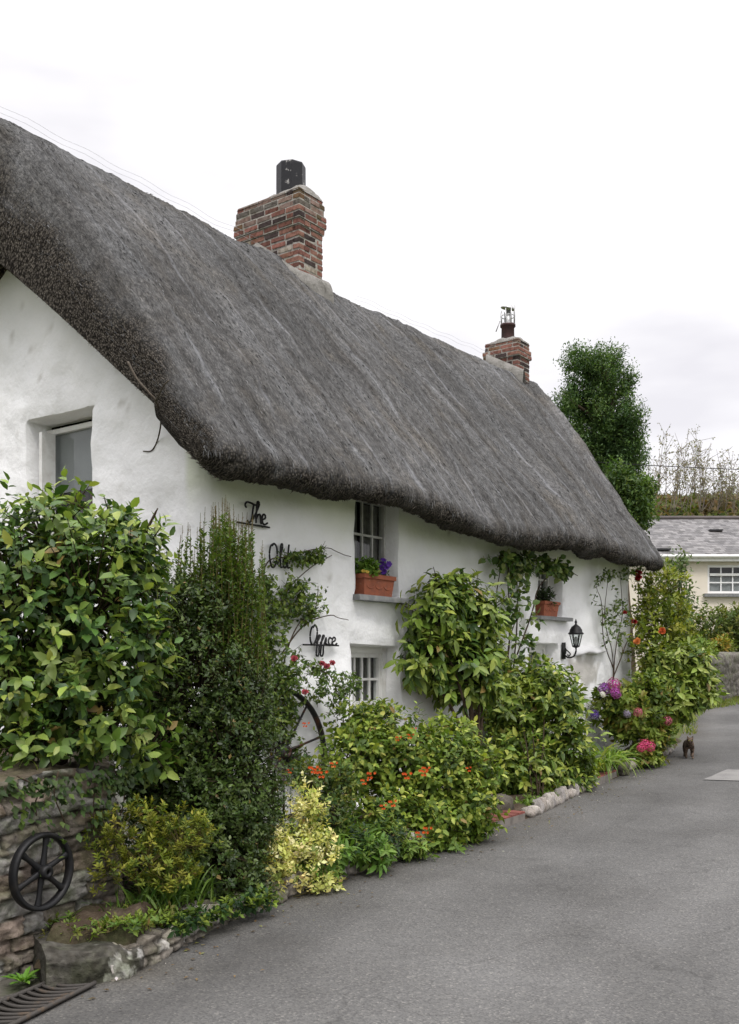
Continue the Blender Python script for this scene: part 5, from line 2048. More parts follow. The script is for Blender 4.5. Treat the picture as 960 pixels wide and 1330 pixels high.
def strappy(name, label, cat, spots, n, Lr, Wd, cols, droop=(.2, .7), spread=.7, group=None, r=.06, clip=True):
    P = []
    for (x, y, z) in spots:
        m_ = n
        P.append(np.array([x, y, z]) + np.stack([rng.normal(0, r, m_), rng.normal(0, r, m_), np.zeros(m_)], -1))
    P = np.concatenate(P)
    m_ = len(P)
    a = rng.uniform(0, 6.28, m_)
    D = np.stack([np.cos(a) * spread, np.sin(a) * spread, np.ones(m_)], -1) + rng.normal(0, .15, (m_, 3))
    o = thing(name, label, cat, spots[0], 0, group)
    MB().blades(P, D, rng.uniform(Lr[0], Lr[1], m_), Wd * rng.uniform(.7, 1.2, m_), rng.uniform(*droop, m_), pick(cols, m_)).build('leaves', M_LEAF, o, world=True)
    return o


def bp(u, v):
    p_ = g3(u, v, .12)
    i_ = np.argmin(np.hypot(kp[:, 0] - p_[0], kp[:, 1] - p_[1]))
    d_ = (p_[:2] - kp[i_]) @ kn[i_]
    if d_ > -.17:
        p_[:2] -= kn[i_] * (d_ + .17)
    p_[2] = bed_z(p_[0], p_[1])
    return p_


G_STRAP = [((0.084, 0.154, 0.025), 3), ((0.12, 0.187, 0.03), 2), ((0.054, 0.11, 0.02), 2)]
strappy('montbretia_clump', 'clump of upright green sword leaves between the spurge and the dark bush', 'plant', [bp(250, 1180), bp(228, 1188), bp(275, 1172)], 34, (.22, .45), .016, G_STRAP, (.05, .5), .55)
strappy('grass_tuft', 'small tuft of grassy leaves growing over the kerb block', 'plant', [bp(150, 1205), bp(185, 1200)], 26, (.10, .24), .010, G_STRAP, (.1, .6), .7)


def weeds(name, label, spots, L, cols, k=9, wr=.35, group=None, cat='weed'):
    out_ = []
    for i, (x, y, z) in enumerate(spots):
        o = thing(name, label, cat, (x, y, z), 0, group)
        a = np.arange(k) * 2.4 + rng.uniform(0, 3)
        el = rng.uniform(.15, 1.0, k)
        d_ = np.stack([np.cos(a), np.sin(a), el], -1)
        P = np.tile([0, 0, .005], (k, 1)) + d_ * .01
        s_ = rng.uniform(.7, 1.3)
        MB().leaves(P, d_, np.tile([0, 0, 1.0], (k, 1)), L * s_ * rng.uniform(.6, 1.2, k), wr, pick(cols, k), 'oval').build('leaves', M_LEAF, o)
        out_.append(o)
    return out_


wz = [(*g3(u, v, .22)[:2], .24 - .03) for u, v in ((92, 1195), (118, 1208), (150, 1208), (176, 1206), (205, 1203))]
weeds('weed', 'small green rosette weed on top of the kerb block', wz, .060, [((.10, .16, .03), 2), ((.07, .12, .03), 1)], group='weeds on the kerb block')
weeds('weed', 'bright green toothed weed sprouting beside the drain grate', [(*g3(30, 1283)[:2], g3(30, 1283)[2] + .02)], .085, [((.10, .22, .025), 2), ((.14, .26, .04), 1)], k=22)
weeds('weed', 'pale green sprawling weed in the kerb under the cream leaved shrub', [bp(315, 1192)], .11, [((.15, .25, .04), 2), ((.2, .28, .06), 1)], k=12)

for lab, uv in (('trailing ivy leaved plant spilling over the rubble kerb beside the spurge', [(232, 1205), (255, 1198)]), ('trailing dark leaved plant spilling over the rubble kerb at the foot of the dark bush', [(290, 1188), (318, 1180), (340, 1172)])):
    b0 = bp(*uv[0])
    shrub('trailing_plant', lab, 'plant', b0, [(u_, v_ - 6, bp(u_, v_)[1] - .06, 20, 9, .13) for u_, v_ in uv], 55, .045, .6, G_DARK + G_MID, None, k=6, sl=.05, shape='thin', up=.7, sr=.004, branches=False)

shrub('ground_cover', 'small leaved weeds covering the soil behind the rough grey corner block', 'plant', (-1.45, 5.5, .2),
      [(105, 1203, 5.40, 44, 6, .18), (165, 1196, 5.5, 38, 8, .2), (205, 1190, 5.7, 28, 9, .16)], 150, .040, .45, G_MID + [((.16, .16, .04), 2), ((.13, .10, .05), 1)], None, k=6, sl=.04, shape='thin', up=.9, sr=.004, branches=False)
strappy('grass_tuft', 'taller tuft of sword leaves in front of the yellow green spurge bush', 'plant', [bp(215, 1196), bp(240, 1190), bp(195, 1200)], 22, (.18, .34), .013, G_STRAP, (.1, .7), .6)

# cream variegated euonymus
shrub('variegated_euonymus', 'bushy cream and yellow variegated shrub in front of the dark bush', 'shrub', bp(392, 1172),
      [(430, 1150, 7.05, 18, 20, .12), (362, 1120, 6.75, 18, 42, .14), (392, 1150, 6.95, 44, 30, .18), (380, 1100, 7.0, 32, 50, .17), (400, 1045, 7.1, 20, 34, .13), (420, 1110, 7.0, 22, 40, .13), (368, 1155, 6.9, 22, 22, .12)],
      310, .042, .58, [((.62, .58, .22), 3), ((.72, .68, .36), 2), ((.42, .45, .12), 2), ((.20, .26, .06), .8)], None, k=8, sl=.09, shape='thin', mt=M_MATT, up=.8, shell=.4, sr=.007, stem=(.15, .13, .06))

# orange flowered border
cro = strappy('crocosmia_clump', 'orange flowered crocosmia with arching sword leaves in the border', 'plant', [bp(455, 1128), bp(478, 1118), bp(430, 1122), bp(505, 1112)], 46, (.40, .75), .020, G_STRAP, (.25, .8), .65)
FO = (.56, .09, .015)
for (u, v, Y_) in [(372, 1000, 7.2), (402, 998, 7.4), (415, 1004, 7.4), (430, 992, 7.4), (470, 1014, 7.5), (480, 1005, 7.6), (524, 1006, 7.8), (545, 1002, 7.9), (550, 998, 7.9), (516, 958, 8.2), (530, 955, 8.2), (534, 947, 8.3), (605, 998, 8.4),
                   (505, 1042, 7.7), (494, 1047, 7.7), (542, 1082, 7.9), (553, 1076, 8.0), (408, 1000, 7.3), (395, 940, 8.2)]:
    flower(cro, 'crocosmia', at(u, v, Y_), .027 * rng.uniform(.8, 1.2), FO, (rng.normal(0, .5), -1.2, .7))
shrub('green_bush', 'dull green small leaved bush behind the cream shrub and below the cart wheel', 'shrub', bp(432, 1120),
      [(425, 1060, 7.6, 34, 40, .25), (405, 1010, 7.7, 26, 22, .2), (440, 1020, 7.8, 30, 30, .22)], 260, .045, .5, [((.085, .12, .022), 2), ((.05, .09, .02), 2), ((.13, .15, .025), 1)], None, k=7, sl=.09, shape='thin', sr=.007)
shrub('honeysuckle_bush', 'rounded light green bush with oval leaves before the nearer red step', 'shrub', bp(560, 1092),
      [(520, 985, 8.6, 66, 55, .36), (480, 945, 8.8, 48, 36, .28), (575, 1010, 8.6, 52, 62, .34), (560, 1065, 8.4, 48, 40, .3), (610, 1050, 8.6, 34, 42, .26), (590, 965, 8.9, 42, 36, .3), (465, 985, 8.4, 44, 45, .28), (500, 1055, 8.2, 50, 36, .26), (625, 1000, 8.8, 22, 34, .2)],
      1150, .064, .58, G_MID, G_MIDT, k=7, sl=.12, up=.25, droop=.2, shell=.5, sr=.010)
shrub('border_plant', 'low plant with lance shaped leaves spilling over the grey edging stones', 'plant', bp(440, 1128),
      [(432, 1118, 7.2, 26, 24, .14), (482, 1108, 7.5, 26, 22, .14), (408, 1135, 7.0, 16, 18, .1)], 60, .085, .36, [((.10, .18, .03), 2), ((.15, .24, .05), 1)], None, k=7, sl=.1, up=.3, droop=.3, sr=.006)

shrub('border_plant', 'leafy fringe of low plants hanging over the rubble kerb towards the nearer red step', 'plant', bp(575, 1095),
      [(530, 1104, 7.95, 30, 18, .18), (575, 1092, 8.3, 30, 20, .18), (615, 1075, 8.65, 22, 20, .16)], 130, .07, .42, G_MID + [((.15, .24, .05), 2)], None, k=7, sl=.1, up=.3, droop=.35, sr=.006, branches=False)
shrub('border_plant', 'fine leaved green fringe between the cream shrub and the orange crocosmia', 'plant', bp(470, 1120),
      [(462, 1095, 7.5, 26, 26, .2), (500, 1085, 7.8, 28, 26, .2)], 150, .05, .4, G_MID + G_DARK, None, k=7, sl=.1, shape='thin', up=.5, droop=.2, sr=.005, branches=False)
# camellia against the front between the two doors
shrub('camellia_tree', 'tall camellia with long drooping leaves between the two upper windows', 'shrub', hw(3.35, -.55, .2),
      [(560, 800, 10.3, 46, 42, .34), (610, 800, 10.6, 40, 44, .34), (545, 855, 10.2, 42, 34, .32), (592, 865, 10.5, 48, 44, .36), (632, 850, 10.7, 18, 40, .22), (575, 770, 10.4, 28, 24, .22), (622, 890, 10.5, 28, 26, .24),
       (590, 752, 10.5, 8, 18, .08, .5)],
      400, .145, .42, [((.10, .155, .024), 3), ((.16, .215, .036), 3), ((.05, .095, .02), 2)], [((.26, .31, .06), 2), ((.19, .25, .045), 2)], k=6, sl=.18, mt=M_GLOSS, up=.15, droop=.65, shell=.45, sr=.020, twigs=.5)

# round bush between the steps
shrub('rhododendron_bush', 'rounded leafy bush in the bed between the two red steps', 'shrub', bp(700, 1032),
      [(708, 905, 11.4, 50, 44, .4), (705, 940, 11.4, 56, 60, .42), (670, 985, 11.1, 40, 62, .36), (735, 985, 11.5, 40, 50, .36), (690, 895, 11.6, 36, 30, .3), (660, 925, 11.2, 30, 50, .28), (720, 1010, 11.3, 36, 26, .26), (650, 880, 11.4, 16, 30, .18), (690, 1030, 11.0, 36, 18, .25), (745, 1010, 11.6, 26, 24, .25), (690, 1000, 10.75, 40, 34, .22), (655, 1000, 10.8, 24, 40, .22)],
      900, .108, .42, G_MID, G_MIDT, k=7, sl=.14, mt=M_GLOSS, up=.25, droop=.35, shell=.5, sr=.007)
shrub('ground_cover', 'low bright green trailing plant in the bed just past the nearer red step', 'plant', bp(690, 1052),
      [(685, 1050, 10.2, 28, 10, .2), (665, 1056, 10.0, 14, 8, .14), (708, 1040, 10.5, 16, 9, .15)], 170, .06, .5, [((.13, .20, .025), 2), ((.09, .15, .025), 2)], None, k=6, sl=.05, up=.8, sr=.005, branches=False)
strappy('daylily_clump', 'arching strap leaved lily clump behind the farther red step', 'plant', [bp(772, 1000), bp(786, 998), bp(800, 996), bp(790, 990), bp(812, 992)], 42, (.45, .80), .030, [((.16, .24, .03), 3), ((.10, .18, .03), 2), ((.22, .28, .06), 1)], (.4, 1.0), .7, r=.07)


# climbers
def climber(name, label, cat, stems_uv, sprays, L, cols, off=.09, wr=.55, k=7, dens=1.0, tips=None, stemr=.008, shape='thin', spray_r=.09):
    b0 = hw(*FACE(*stems_uv[0][0], off))
    b0[2] = bed_z(b0[0], b0[1])
    o = thing(name, label, cat, b0)
    sm = MB()
    allp = []
    for sv in stems_uv:
        pts_ = [hw(*FACE(u, v, off * (.6 + .8 * rng.random()))) for u, v in sv]
        c = crom(pts_, 8)
        c = c + .012 * fbm(c * 6, 7, 2)[:, None]
        sm.tube(c, np.linspace(stemr, stemr * .45, len(c)), (.075, .055, .04), 5)
    lf = MB()
    for (u, v, ru, rv, n) in sprays:
        n = int(n * dens)
        uu_, vv_ = rng.normal(u, ru * .55, n), rng.normal(v, rv * .55, n)
        P = np.array([hw(*FACE(a, b_, off + abs(rng.normal(0, spray_r)))) for a, b_ in zip(uu_, vv_)])
        ax = unit(rng.normal(0, 1, (n, 3)) + HD * .3 - HG * .6)
        for j in range(k):
            d_ = unit(rng.normal(0, 1, (n, 3)) + np.array([0, 0, -.35]) - HG * .35)
            u_ = unit(-HG * .8 + np.array([0, 0, .7]) + rng.normal(0, .4, (n, 3)))
            p_ = P + ax * (.10 * (j / k - .5))
            m_ = keep_out(p_, .0)
            c = pick(cols, n)
            lf.leaves(p_[m_], d_[m_], u_[m_], L * rng.uniform(.6, 1.2, n)[m_], wr, c[m_], shape)
        sm.sticks(P[: n // 2] - ax[: n // 2] * .08, P[: n // 2] + ax[: n // 2] * .08, stemr * .3, stemr * .2, (.075, .06, .03))
    lf.build('foliage', M_LEAF, o, world=True)
    sm.build('stems', M_BARK, o, world=True)
    return o


def FACE(u_, v_, off):
    "cottage coordinates of a point seen at (u, v), off metres in front of the front wall"
    r_ = (u_ - UC) / FPX
    b_ = HO - HG * off
    t_ = (r_ * b_[1] - b_[0]) / (HD[0] - r_ * HD[1])
    Y_ = b_[1] + HD[1] * t_
    return t_, -off, EYE + (VH - v_) * Y_ / FPX


G_ROSE = [((0.075, 0.1235, 0.0242), 3), ((0.1275, 0.182, 0.0308), 2), ((0.045, 0.078, 0.022), 2)]
rose = climber('climbing_rose', 'climbing rose with small leaves trained across the front around the script words', 'climber',
               [[(352, 1000), (348, 900), (352, 820), (372, 770), (400, 740), (430, 722)], [(352, 1000), (365, 880), (385, 815), (410, 790), (412, 762)], [(350, 860), (340, 780), (348, 730), (380, 722), (420, 712), (455, 724)],
                [(365, 850), (395, 812), (425, 800), (452, 806)]],
               [(344, 765, 12, 18, 30), (362, 790, 22, 26, 48), (395, 780, 18, 22, 32), (392, 724, 26, 8, 26), (412, 720, 10, 8, 10), (345, 840, 22, 34, 60), (385, 768, 16, 16, 18), (405, 797, 12, 10, 12), (372, 880, 20, 26, 40), (360, 930, 14, 36, 40), (378, 925, 12, 22, 26), (412, 905, 10, 10, 8), (385, 985, 16, 14, 20)],
               .056, G_ROSE + [((.16, .21, .045), 3)], off=.06, spray_r=.05, dens=1.35)
rb = climber('pink_rose_bush', 'small leaved rose with pink blooms growing around the cart wheel', 'shrub',
             [[(440, 1000), (445, 930), (430, 880), (400, 865)], [(450, 1000), (452, 940), (455, 890)]],
             [(425, 882, 30, 16, 40), (440, 915, 16, 26, 34), (405, 868, 22, 9, 22), (450, 890, 18, 20, 26), (388, 885, 12, 10, 10)], .045, G_ROSE + [((.10, .16, .03), 2)], off=.22, spray_r=.08)
for u, v in ((418, 863), (424, 866), (431, 862), (382, 856), (396, 900)):
    flower(rb, 'rose', hw(*FACE(u, v, .34)), .032, (.40, .075, .10))
climber('grape_vine', 'large leaved climber on bare stems around the farther upper window', 'climber',
        [[(650, 900), (640, 820), (646, 770), (650, 720)], [(655, 900), (662, 820), (660, 740), (675, 722)], [(665, 900), (672, 800), (672, 730), (690, 722)], [(672, 850), (690, 800), (702, 760), (730, 738), (750, 748)], [(668, 880), (660, 840), (676, 790)]],
        [(655, 728, 14, 10, 18), (680, 735, 18, 14, 30), (712, 735, 22, 12, 34), (735, 744, 14, 8, 14), (672, 760, 12, 22, 12), (668, 800, 18, 20, 16), (678, 840, 18, 26, 18), (655, 870, 12, 24, 12), (690, 790, 10, 18, 6)],
        .095, [((.075, .13, .03), 3), ((.15, .20, .05), 2), ((.045, .08, .024), 2), ((.24, .28, .11), 1)], off=.10, wr=.85, k=5, shape='oval', stemr=.011, spray_r=.07)
red = climber('red_climbing_rose', 'thin stemmed climbing rose with dark red blooms near the far corner', 'climber',
              [[(797, 890), (795, 850), (786, 800), (790, 745)], [(797, 885), (800, 840), (808, 800), (805, 745)], [(797, 880), (812, 840), (828, 800), (830, 750)], [(797, 870), (785, 835), (782, 790), (775, 760)]],
              [(790, 745, 12, 10, 18), (812, 742, 14, 10, 18), (828, 738, 10, 10, 10), (788, 800, 10, 22, 24), (806, 790, 14, 26, 24), (800, 830, 14, 20, 20), (775, 770, 8, 16, 7), (822, 800, 12, 26, 20)],
              .060, G_ROSE + [((.12, .17, .04), 2)], off=.10, wr=.6, k=5, stemr=.009, spray_r=.06)
for u, v, s_ in ((833, 745, .06), (837, 750, .055), (831, 752, .05), (823, 808, .05), (812, 796, .035)):
    flower(red, 'rose', hw(*FACE(min(u, 829), v, .30)), s_, (.22, .008, .012))

# corner planting
tall = shrub('tall_rose_bush', 'tall yellow green shrub with a few red blooms at the far corner of the cottage', 'shrub', (4.55, 15.3, .35),
             [(862, 770, 15.0, 28, 40, .5), (850, 820, 14.8, 32, 36, .5), (880, 815, 15.0, 24, 36, .45), (872, 752, 15.2, 12, 16, .25), (840, 850, 14.6, 26, 30, .45), (842, 790, 15.0, 18, 40, .3)],
             300, .085, .5, [((.17, .20, .022), 3), ((.22, .23, .028), 2), ((.09, .13, .02), 2)], None, k=7, sl=.14, shape='thin', up=.5, shell=.4, sr=.012)
for u, v, c in ((860, 820, (.5, .10, .03)), (828, 834, (.62, .22, .07))):
    flower(tall, 'rose', at(u, v, 14.2), .06, c)
shrub('laurel_bush', 'broad light green bush overhanging the lane behind the cat', 'shrub', (4.25, 15.0, .3),
      [(885, 862, 14.6, 36, 24, .45), (906, 890, 14.6, 24, 28, .4), (876, 900, 14.4, 30, 28, .45), (862, 880, 14.4, 26, 34, .4), (884, 922, 14.5, 18, 14, .28)],
      300, .155, .38, [((.15, .20, .03), 3), ((.21, .26, .05), 2), ((.075, .12, .022), 2)], [((.29, .33, .085), 2), ((.21, .26, .05), 2)], k=8, sl=.18, mt=M_GLOSS, up=.2, droop=.3, shell=.45, sr=.014)
hyd = shrub('hydrangea_bush', 'hydrangea bush with pink and mauve flower heads beside the farther step', 'shrub', hw(8.0, -.5, .3),
            [(835, 910, 13.9, 30, 34, .35), (815, 930, 13.7, 26, 30, .32), (845, 950, 13.8, 28, 32, .32), (795, 915, 13.6, 24, 22, .28), (840, 982, 13.5, 20, 14, .2), (808, 940, 13.7, 20, 20, .22)],
            520, .095, .52, [((.15, .20, .03), 3), ((.21, .25, .04), 2), ((.075, .115, .022), 2), ((.17, .14, .03), .7)], None, k=7, sl=.13, up=.4, shell=.45, sr=.010)
for u, v, Y_, s_, c in ((797, 890, 13.3, .085, (.50, .06, .33)), (785, 894, 13.3, .075, (.30, .10, .42)), (800, 900, 13.2, .07, (.42, .10, .40)), (829, 925, 13.3, .055, (.50, .14, .20)), (867, 936, 13.6, .06, (.52, .14, .22)),
                        (838, 967, 12.95, .065, (.62, .08, .22)), (845, 970, 12.95, .06, (.62, .08, .22)), (833, 971, 12.9, .055, (.62, .08, .22)), (772, 928, 13.0, .06, (.12, .06, .32)), (815, 927, 13.3, .05, (.34, .30, .42)), (783, 902, 13.2, .04, (.8, .8, .78))):
    flower(hyd, 'hydrangea', at(u, v, Y_), s_, c)

# window box plants
bx = shrub('window_plant', 'bright green plant with yellow flowers in the larger window box', 'plant', hw(2.2, .04, 2.46), [(476, 738, 9.72, 14, 10, .07)], 60, .055, .6, [((.12, .22, .03), 2), ((.17, .27, .05), 1)], None, k=6, sl=.05, up=.8, sr=.004, clip=False, branches=False)
for u, v in ((472, 742), (477, 743)):
    flower(bx, 'pansy', at(u, v, 9.62), .022, (.62, .45, .08))
bx = shrub('window_plant', 'purple petunias in the larger window box', 'plant', hw(2.47, .04, 2.46), [(497, 740, 9.95, 7, 9, .05)], 16, .04, .5, [((.06, .11, .04), 2), ((.09, .13, .06), 1)], None, k=6, sl=.05, up=.8, sr=.004, clip=False, branches=False)
for u, v in ((496, 733), (502, 737), (499, 743), (494, 740), (505, 733), (498, 728)):
    flower(bx, 'pansy', at(u, v, 9.85), .034, (.10, .035, .30))
shrub('window_plant', 'dark straggling plant in the smaller window box', 'plant', hw(6.1, .04, 2.4), [(708, 776, 12.85, 12, 10, .07)], 40, .06, .4, [((.05, .08, .03), 2), ((.07, .07, .06), 1)], None, k=6, sl=.06, up=.8, sr=.004, clip=False, branches=False)

# ivy and weeds on the stone wall
iv = thing('ivy', 'dark ivy trailing over the top of the stone retaining wall', 'ivy', (*WP(-.1), 1.0))
lf, sm = MB(), MB()
for s0, ln_, n in ((-.30, .10, 50), (-.05, .22, 70), (.15, .34, 80), (.45, .45, 110), (.65, .5, 120), (-.7, .12, 60), (-.95, .2, 60)):
    a = s0 + rng.normal(0, .10, n)
    z = 1.02 - np.abs(rng.normal(0, ln_ * .5, n))
    P = np.array([[*(WP(q) + WN * (.045 + .03 * rng.random())), zz_] for q, zz_ in zip(a, z)])
    d_ = unit(np.append(WN, 0) * .5 + np.array([0, 0, -.6]) + rng.normal(0, .6, (n, 3)))
    lf.leaves(P, d_, np.append(WN, .5) + rng.normal(0, .3, (n, 3)), rng.uniform(.03, .06, n), .75, pick([((.05, .085, .022), 3), ((.09, .13, .03), 1), ((.03, .05, .018), 2)], n), 'thin')
    c = crom([np.array([*(WP(s0 + q) + WN * .045), 1.03 - ln_ * k_]) for q, k_ in zip(rng.normal(0, .06, 4), (0, .35, .7, 1))], 5)
    sm.tube(c, .004, (.07, .05, .035), 5)
lf.build('foliage', M_LEAF, iv, world=True)
sm.build('stems', M_BARK, iv, world=True)

# ---------------------------------------------------------------- trees and hedges beyond
def tree(name, label, base, lobes, n, L, wr, cols, trunk_r, k=9, sl=.5, mt=None, up=.3, droop=.3, shell=.35, shape='thin'):
    base = np.array(base, float)
    o = thing(name, label, 'tree', base)
    P, O, cs, rs_, kk = lobe_samples(lobes, n, shell)
    m_ = len(P)
    ax = unit(O * .8 + np.array([0, 0, up]) + rng.normal(0, .35, (m_, 3)))
    mb = MB()
    sh = pick(cols, m_, .3)
    for j in range(k):
        d_ = unit(ax * .6 + rng.normal(0, .7, (m_, 3)) + np.array([0, 0, -droop]))
        p_ = P + ax * (sl * (j / k - .5)) + rng.normal(0, sl * .12, (m_, 3))
        mb.leaves(p_, d_, unit(np.array([0, 0, 1.0]) + O * .5 + rng.normal(0, .4, (m_, 3))), L * rng.uniform(.6, 1.25, m_), wr, sh * rng.uniform(.85, 1.15, (m_, 1)), shape)
    mb.build('crown', mt or M_MATT, o, world=True)
    tr = MB()
    topc = cs[np.argmax(cs[:, 2])]
    tr.tube(crom([base - [0, 0, .3], base * .6 + topc * .4 + rng.normal(0, .08, 3), topc], 8), np.linspace(trunk_r, trunk_r * .25, 17), (.09, .07, .05), 8)
    for c in cs:
        f_ = np.clip((c[2] - .8 - base[2]) / max(topc[2] - base[2], .1), .1, .9)
        st_ = base + (topc - base) * f_
        tr.tube(crom([st_, (st_ + c) / 2 + [0, 0, .1], c], 5), np.linspace(trunk_r * .4, trunk_r * .12, 11), (.09, .07, .05), 5)
    tr.build('trunk', M_BARK, o, world=True)
    return o


rc_ = np.random.default_rng(23)
CONL = []
for v_ in np.arange(462, 680, 11.0):
    f_ = (v_ - 455) / 225
    hw_ = 30 + 24 * min(1, f_ * 2.2)
    ctr = 768 + 14 * f_
    for q in range(5):
        du_ = rc_.uniform(-1, 1) * hw_
        if v_ < 490 and abs(du_ - 20) < 6:
            continue
        CONL.append((ctr + du_, v_ + rc_.uniform(-7, 7) + abs(du_) * .25, 30 + rc_.uniform(-.9, .9), rc_.uniform(9, 16), rc_.uniform(10, 19), rc_.uniform(.25, .5)))
CONL += [(800 + 5 * q_, 575 + 14 * q_, 30, 22, 16, .5) for q_ in range(6)] + [(770, 560 + 18 * q_, 30, 26, 14, .6) for q_ in range(6)]
CONL += [(757, 466, 30, 9, 16, .35), (800, 474, 30.1, 7, 14, .3), (818, 492, 30.2, 7, 15, .3), (778, 470, 30, 6, 10, .3)]
cx = at(775, 700, 30)
tree('conifer_tree', 'tall dark green conifer standing behind the far end of the thatch', (cx[0], 30, zt(cx[0], 30)),
     CONL,
     6200, .10, .42, [((.062, .112, .034), 3), ((.095, .150, .042), 2), ((.034, .068, .024), 2)], .22, k=13, sl=.5, up=1.0, droop=.3, shell=.45)
cx = at(825, 700, 27)
tree('evergreen_tree', 'shorter mid green evergreen in front of the tall conifer', (cx[0], 27, zt(cx[0], 27)),
     [(812, 640, 27, 26, 24, .6), (822, 665, 27, 30, 24, .7), (834, 640, 27.2, 18, 18, .5), (803, 615, 27, 12, 16, .4)], 800, .13, .45, [((.065, .115, .028), 3), ((.10, .15, .032), 2), ((.038, .072, .022), 2)], .12, k=10, sl=.4, up=.6, shell=.4)
cx = at(886, 760, 21)
tree('young_tree', 'slender grey green young tree between the thatch and the cream house', (cx[0], 21, zt(cx[0], 21)),
     [(880, 755, 21, 22, 24, .4), (893, 785, 21, 18, 22, .35), (875, 790, 21, 20, 20, .35), (882, 730, 21, 16, 14, .3)], 130, .13, .4, [((.09, .13, .05), 3), ((.13, .17, .07), 2), ((.06, .09, .04), 1)], .05, k=6, sl=.3, up=.6, shell=.3)
shrub('garden_hedge', 'long olive green clipped hedge below the cream house', 'hedge', (11.5, 31.5, zt(11.5, 31.5)),
      [(930, 815, 31.5, 60, 24, .9), (980, 812, 31.5, 50, 26, .9), (885, 825, 31.5, 30, 24, .8), (920, 845, 31.2, 50, 24, .8), (1040, 812, 31.8, 50, 30, .9), (970, 850, 31.3, 50, 24, .8)],
      900, .15, .5, [((.10, .125, .022), 2), ((.07, .105, .02), 3), ((.14, .15, .025), 1.2)], None, k=8, sl=.3, shape='thin', mt=M_MATT, up=.6, shell=.5, sr=.02, twigs=.1, clip=False)
shrub('orange_shrub', 'small shrub turning yellow and orange behind the rounded stone wall', 'shrub', (10.2, 29.4, zt(10.2, 29.4)),
      [(938, 838, 29.4, 13, 9, .35)], 70, .11, .5, [((.30, .20, .03), 2), ((.16, .19, .03), 3)], None, k=7, sl=.2, shape='thin', mt=M_MATT, up=.6, sr=.012, clip=False)
shrub('verge_shrub', 'dark green shrub at the foot of the hedge beside the rounded wall', 'shrub', (8.6, 26.5, zt(8.6, 26.5)),
      [(905, 850, 26.5, 26, 26, .5), (890, 880, 26, 22, 24, .5)], 160, .13, .5, G_MID, None, k=7, sl=.2, shape='thin', mt=M_MATT, up=.6, sr=.012, clip=False)
# grass along the foot of the far wall
gb = MB()
n = 1500
i = rng.integers(0, len(gpath) // 3, n)
P = np.concatenate([gpath[i] + gn2[i] * rng.uniform(.0, .6, (n, 1)) ** 1, np.zeros((n, 1))], 1)
i2 = np.where((kp[:, 1] > 18) & (kp[:, 1] < 27))[0]
j2 = rng.choice(i2, 1200)
P2 = np.concatenate([kp[j2] - kn[j2] * rng.uniform(-.12, .5, (1200, 1)), np.zeros((1200, 1))], 1)
P = np.concatenate([P, P2])
P[:, 2] = zt(P[:, 0], P[:, 1]) - .02
n = len(P)
a = rng.uniform(0, 6.28, n)
gb.blades(P, np.stack([np.cos(a) * .4, np.sin(a) * .4, np.ones(n)], -1), rng.uniform(.08, .22, n), .02, rng.uniform(.1, .6, n), pick([((.12, .16, .03), 2), ((.17, .18, .04), 1)], n), 4)
tag(gb.build('verge_grass', M_MATT), kind='stuff')
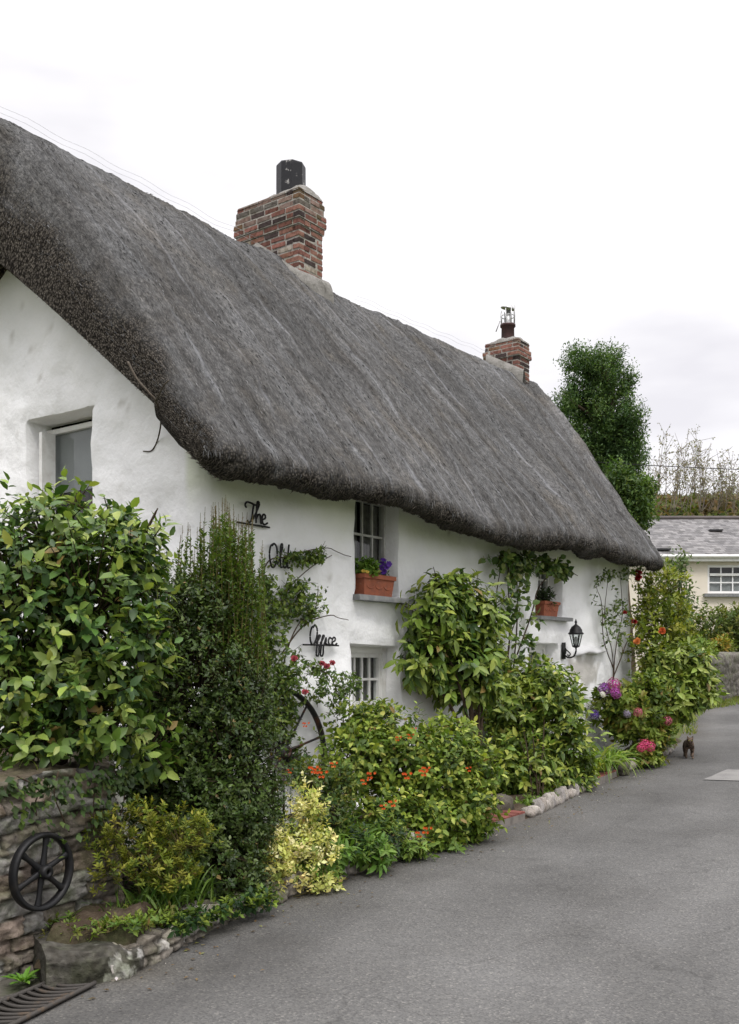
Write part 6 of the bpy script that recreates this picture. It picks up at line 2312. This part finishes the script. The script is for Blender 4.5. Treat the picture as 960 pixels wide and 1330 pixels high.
# thicket on the bank behind the house
bxs = at(900, 655, 58)
tk = thing('bare_thicket', 'spindly almost leafless thicket on the bank above the slate roof', 'tree', (bxs[0], 58, zt(bxs[0], 58) - .2))
tb2, lf = MB(), MB()
ns = 62
for i in range(ns):
    u_ = rng.uniform(838, 968)
    vt = 560 + abs(u_ - 880) * .62 * rng.uniform(.6, 1.2) + rng.uniform(-8, 45)
    Yq = rng.uniform(55, 60)
    A, B = at(u_ + rng.normal(0, 14), 665, Yq), at(u_ + rng.normal(8, 16), vt, Yq)
    if B[2] - A[2] < .5:
        continue
    c = crom([A, (A + B) / 2 + rng.normal(0, .15, 3), B], 6)
    tb2.tube(c, np.linspace(.022, .008, len(c)), (.21, .185, .16), 4)
    for _ in range(7):
        s_ = c[rng.integers(3, len(c) - 1)]
        e = s_ + np.array([rng.normal(.1, .45), rng.normal(0, .4), rng.uniform(.2, .8)])
        tb2.sticks([s_], [e], .013, .007, (.15, .125, .10))
        n = 7
        p_ = s_ + (e - s_) * rng.random((n, 1)) + rng.normal(0, .06, (n, 3))
        lf.leaves(p_, rng.normal(0, 1, (n, 3)), rng.normal(0, 1, (n, 3)), rng.uniform(.08, .17, n), .55, pick([((.22, .20, .13), 2), ((.19, .16, .11), 2), ((.15, .17, .08), 1)], n), 'thin')
tb2.build('stems', M_BARK, tk, world=True)
lf.build('leaves', M_MATT, tk, world=True)
# bracken covering the bank
n = 16000
Xb, Yb = rng.uniform(8, 34, n), rng.uniform(50, 66, n)
Zb = zt(Xb, Yb)
vb = MB()
vb.leaves(np.stack([Xb, Yb, Zb + rng.uniform(0, .35, n)], -1), np.stack([rng.normal(0, .8, n), rng.normal(0, .8, n), np.abs(rng.normal(.5, .5, n))], -1), np.tile([0, -.5, 1.0], (n, 1)) + rng.normal(0, .3, (n, 3)), rng.uniform(.3, .6, n), .45,
          np.where((vnoise(np.stack([Xb * .5, Yb * .5], -1), 3) + rng.normal(0, .4, n) > .1)[:, None], pick([((.10, .12, .025), 1)], n), pick([((.17, .12, .05), 2), ((.12, .09, .045), 1)], n)), 'thin')
tag(vb.build('bracken', M_MATT), kind='stuff')

# fallen leaves and petals along the kerb
n = 420
i = rng.choice(np.where((kp[:, 1] > 4.6) & (kp[:, 1] < 15))[0], n)
q = kp[i] + kn[i] * (np.abs(rng.normal(0, .22, (n, 1))) + .05)
z = np.array([road_z(*x) for x in q]) + .008
lb = MB().leaves(np.concatenate([q, z[:, None]], 1), np.stack([rng.normal(0, 1, n), rng.normal(0, 1, n), rng.normal(0, .08, n)], -1), np.tile([0, 0, 1.0], (n, 1)), rng.uniform(.008, .038, n) , .5,
                 pick([((.16, .11, .05), 2), ((.09, .06, .03), 3), ((.2, .2, .06), 1), ((.5, .48, .45), .5)], n), 'thin')
tag(lb.build('leaf_litter', M_MATT), kind='stuff')
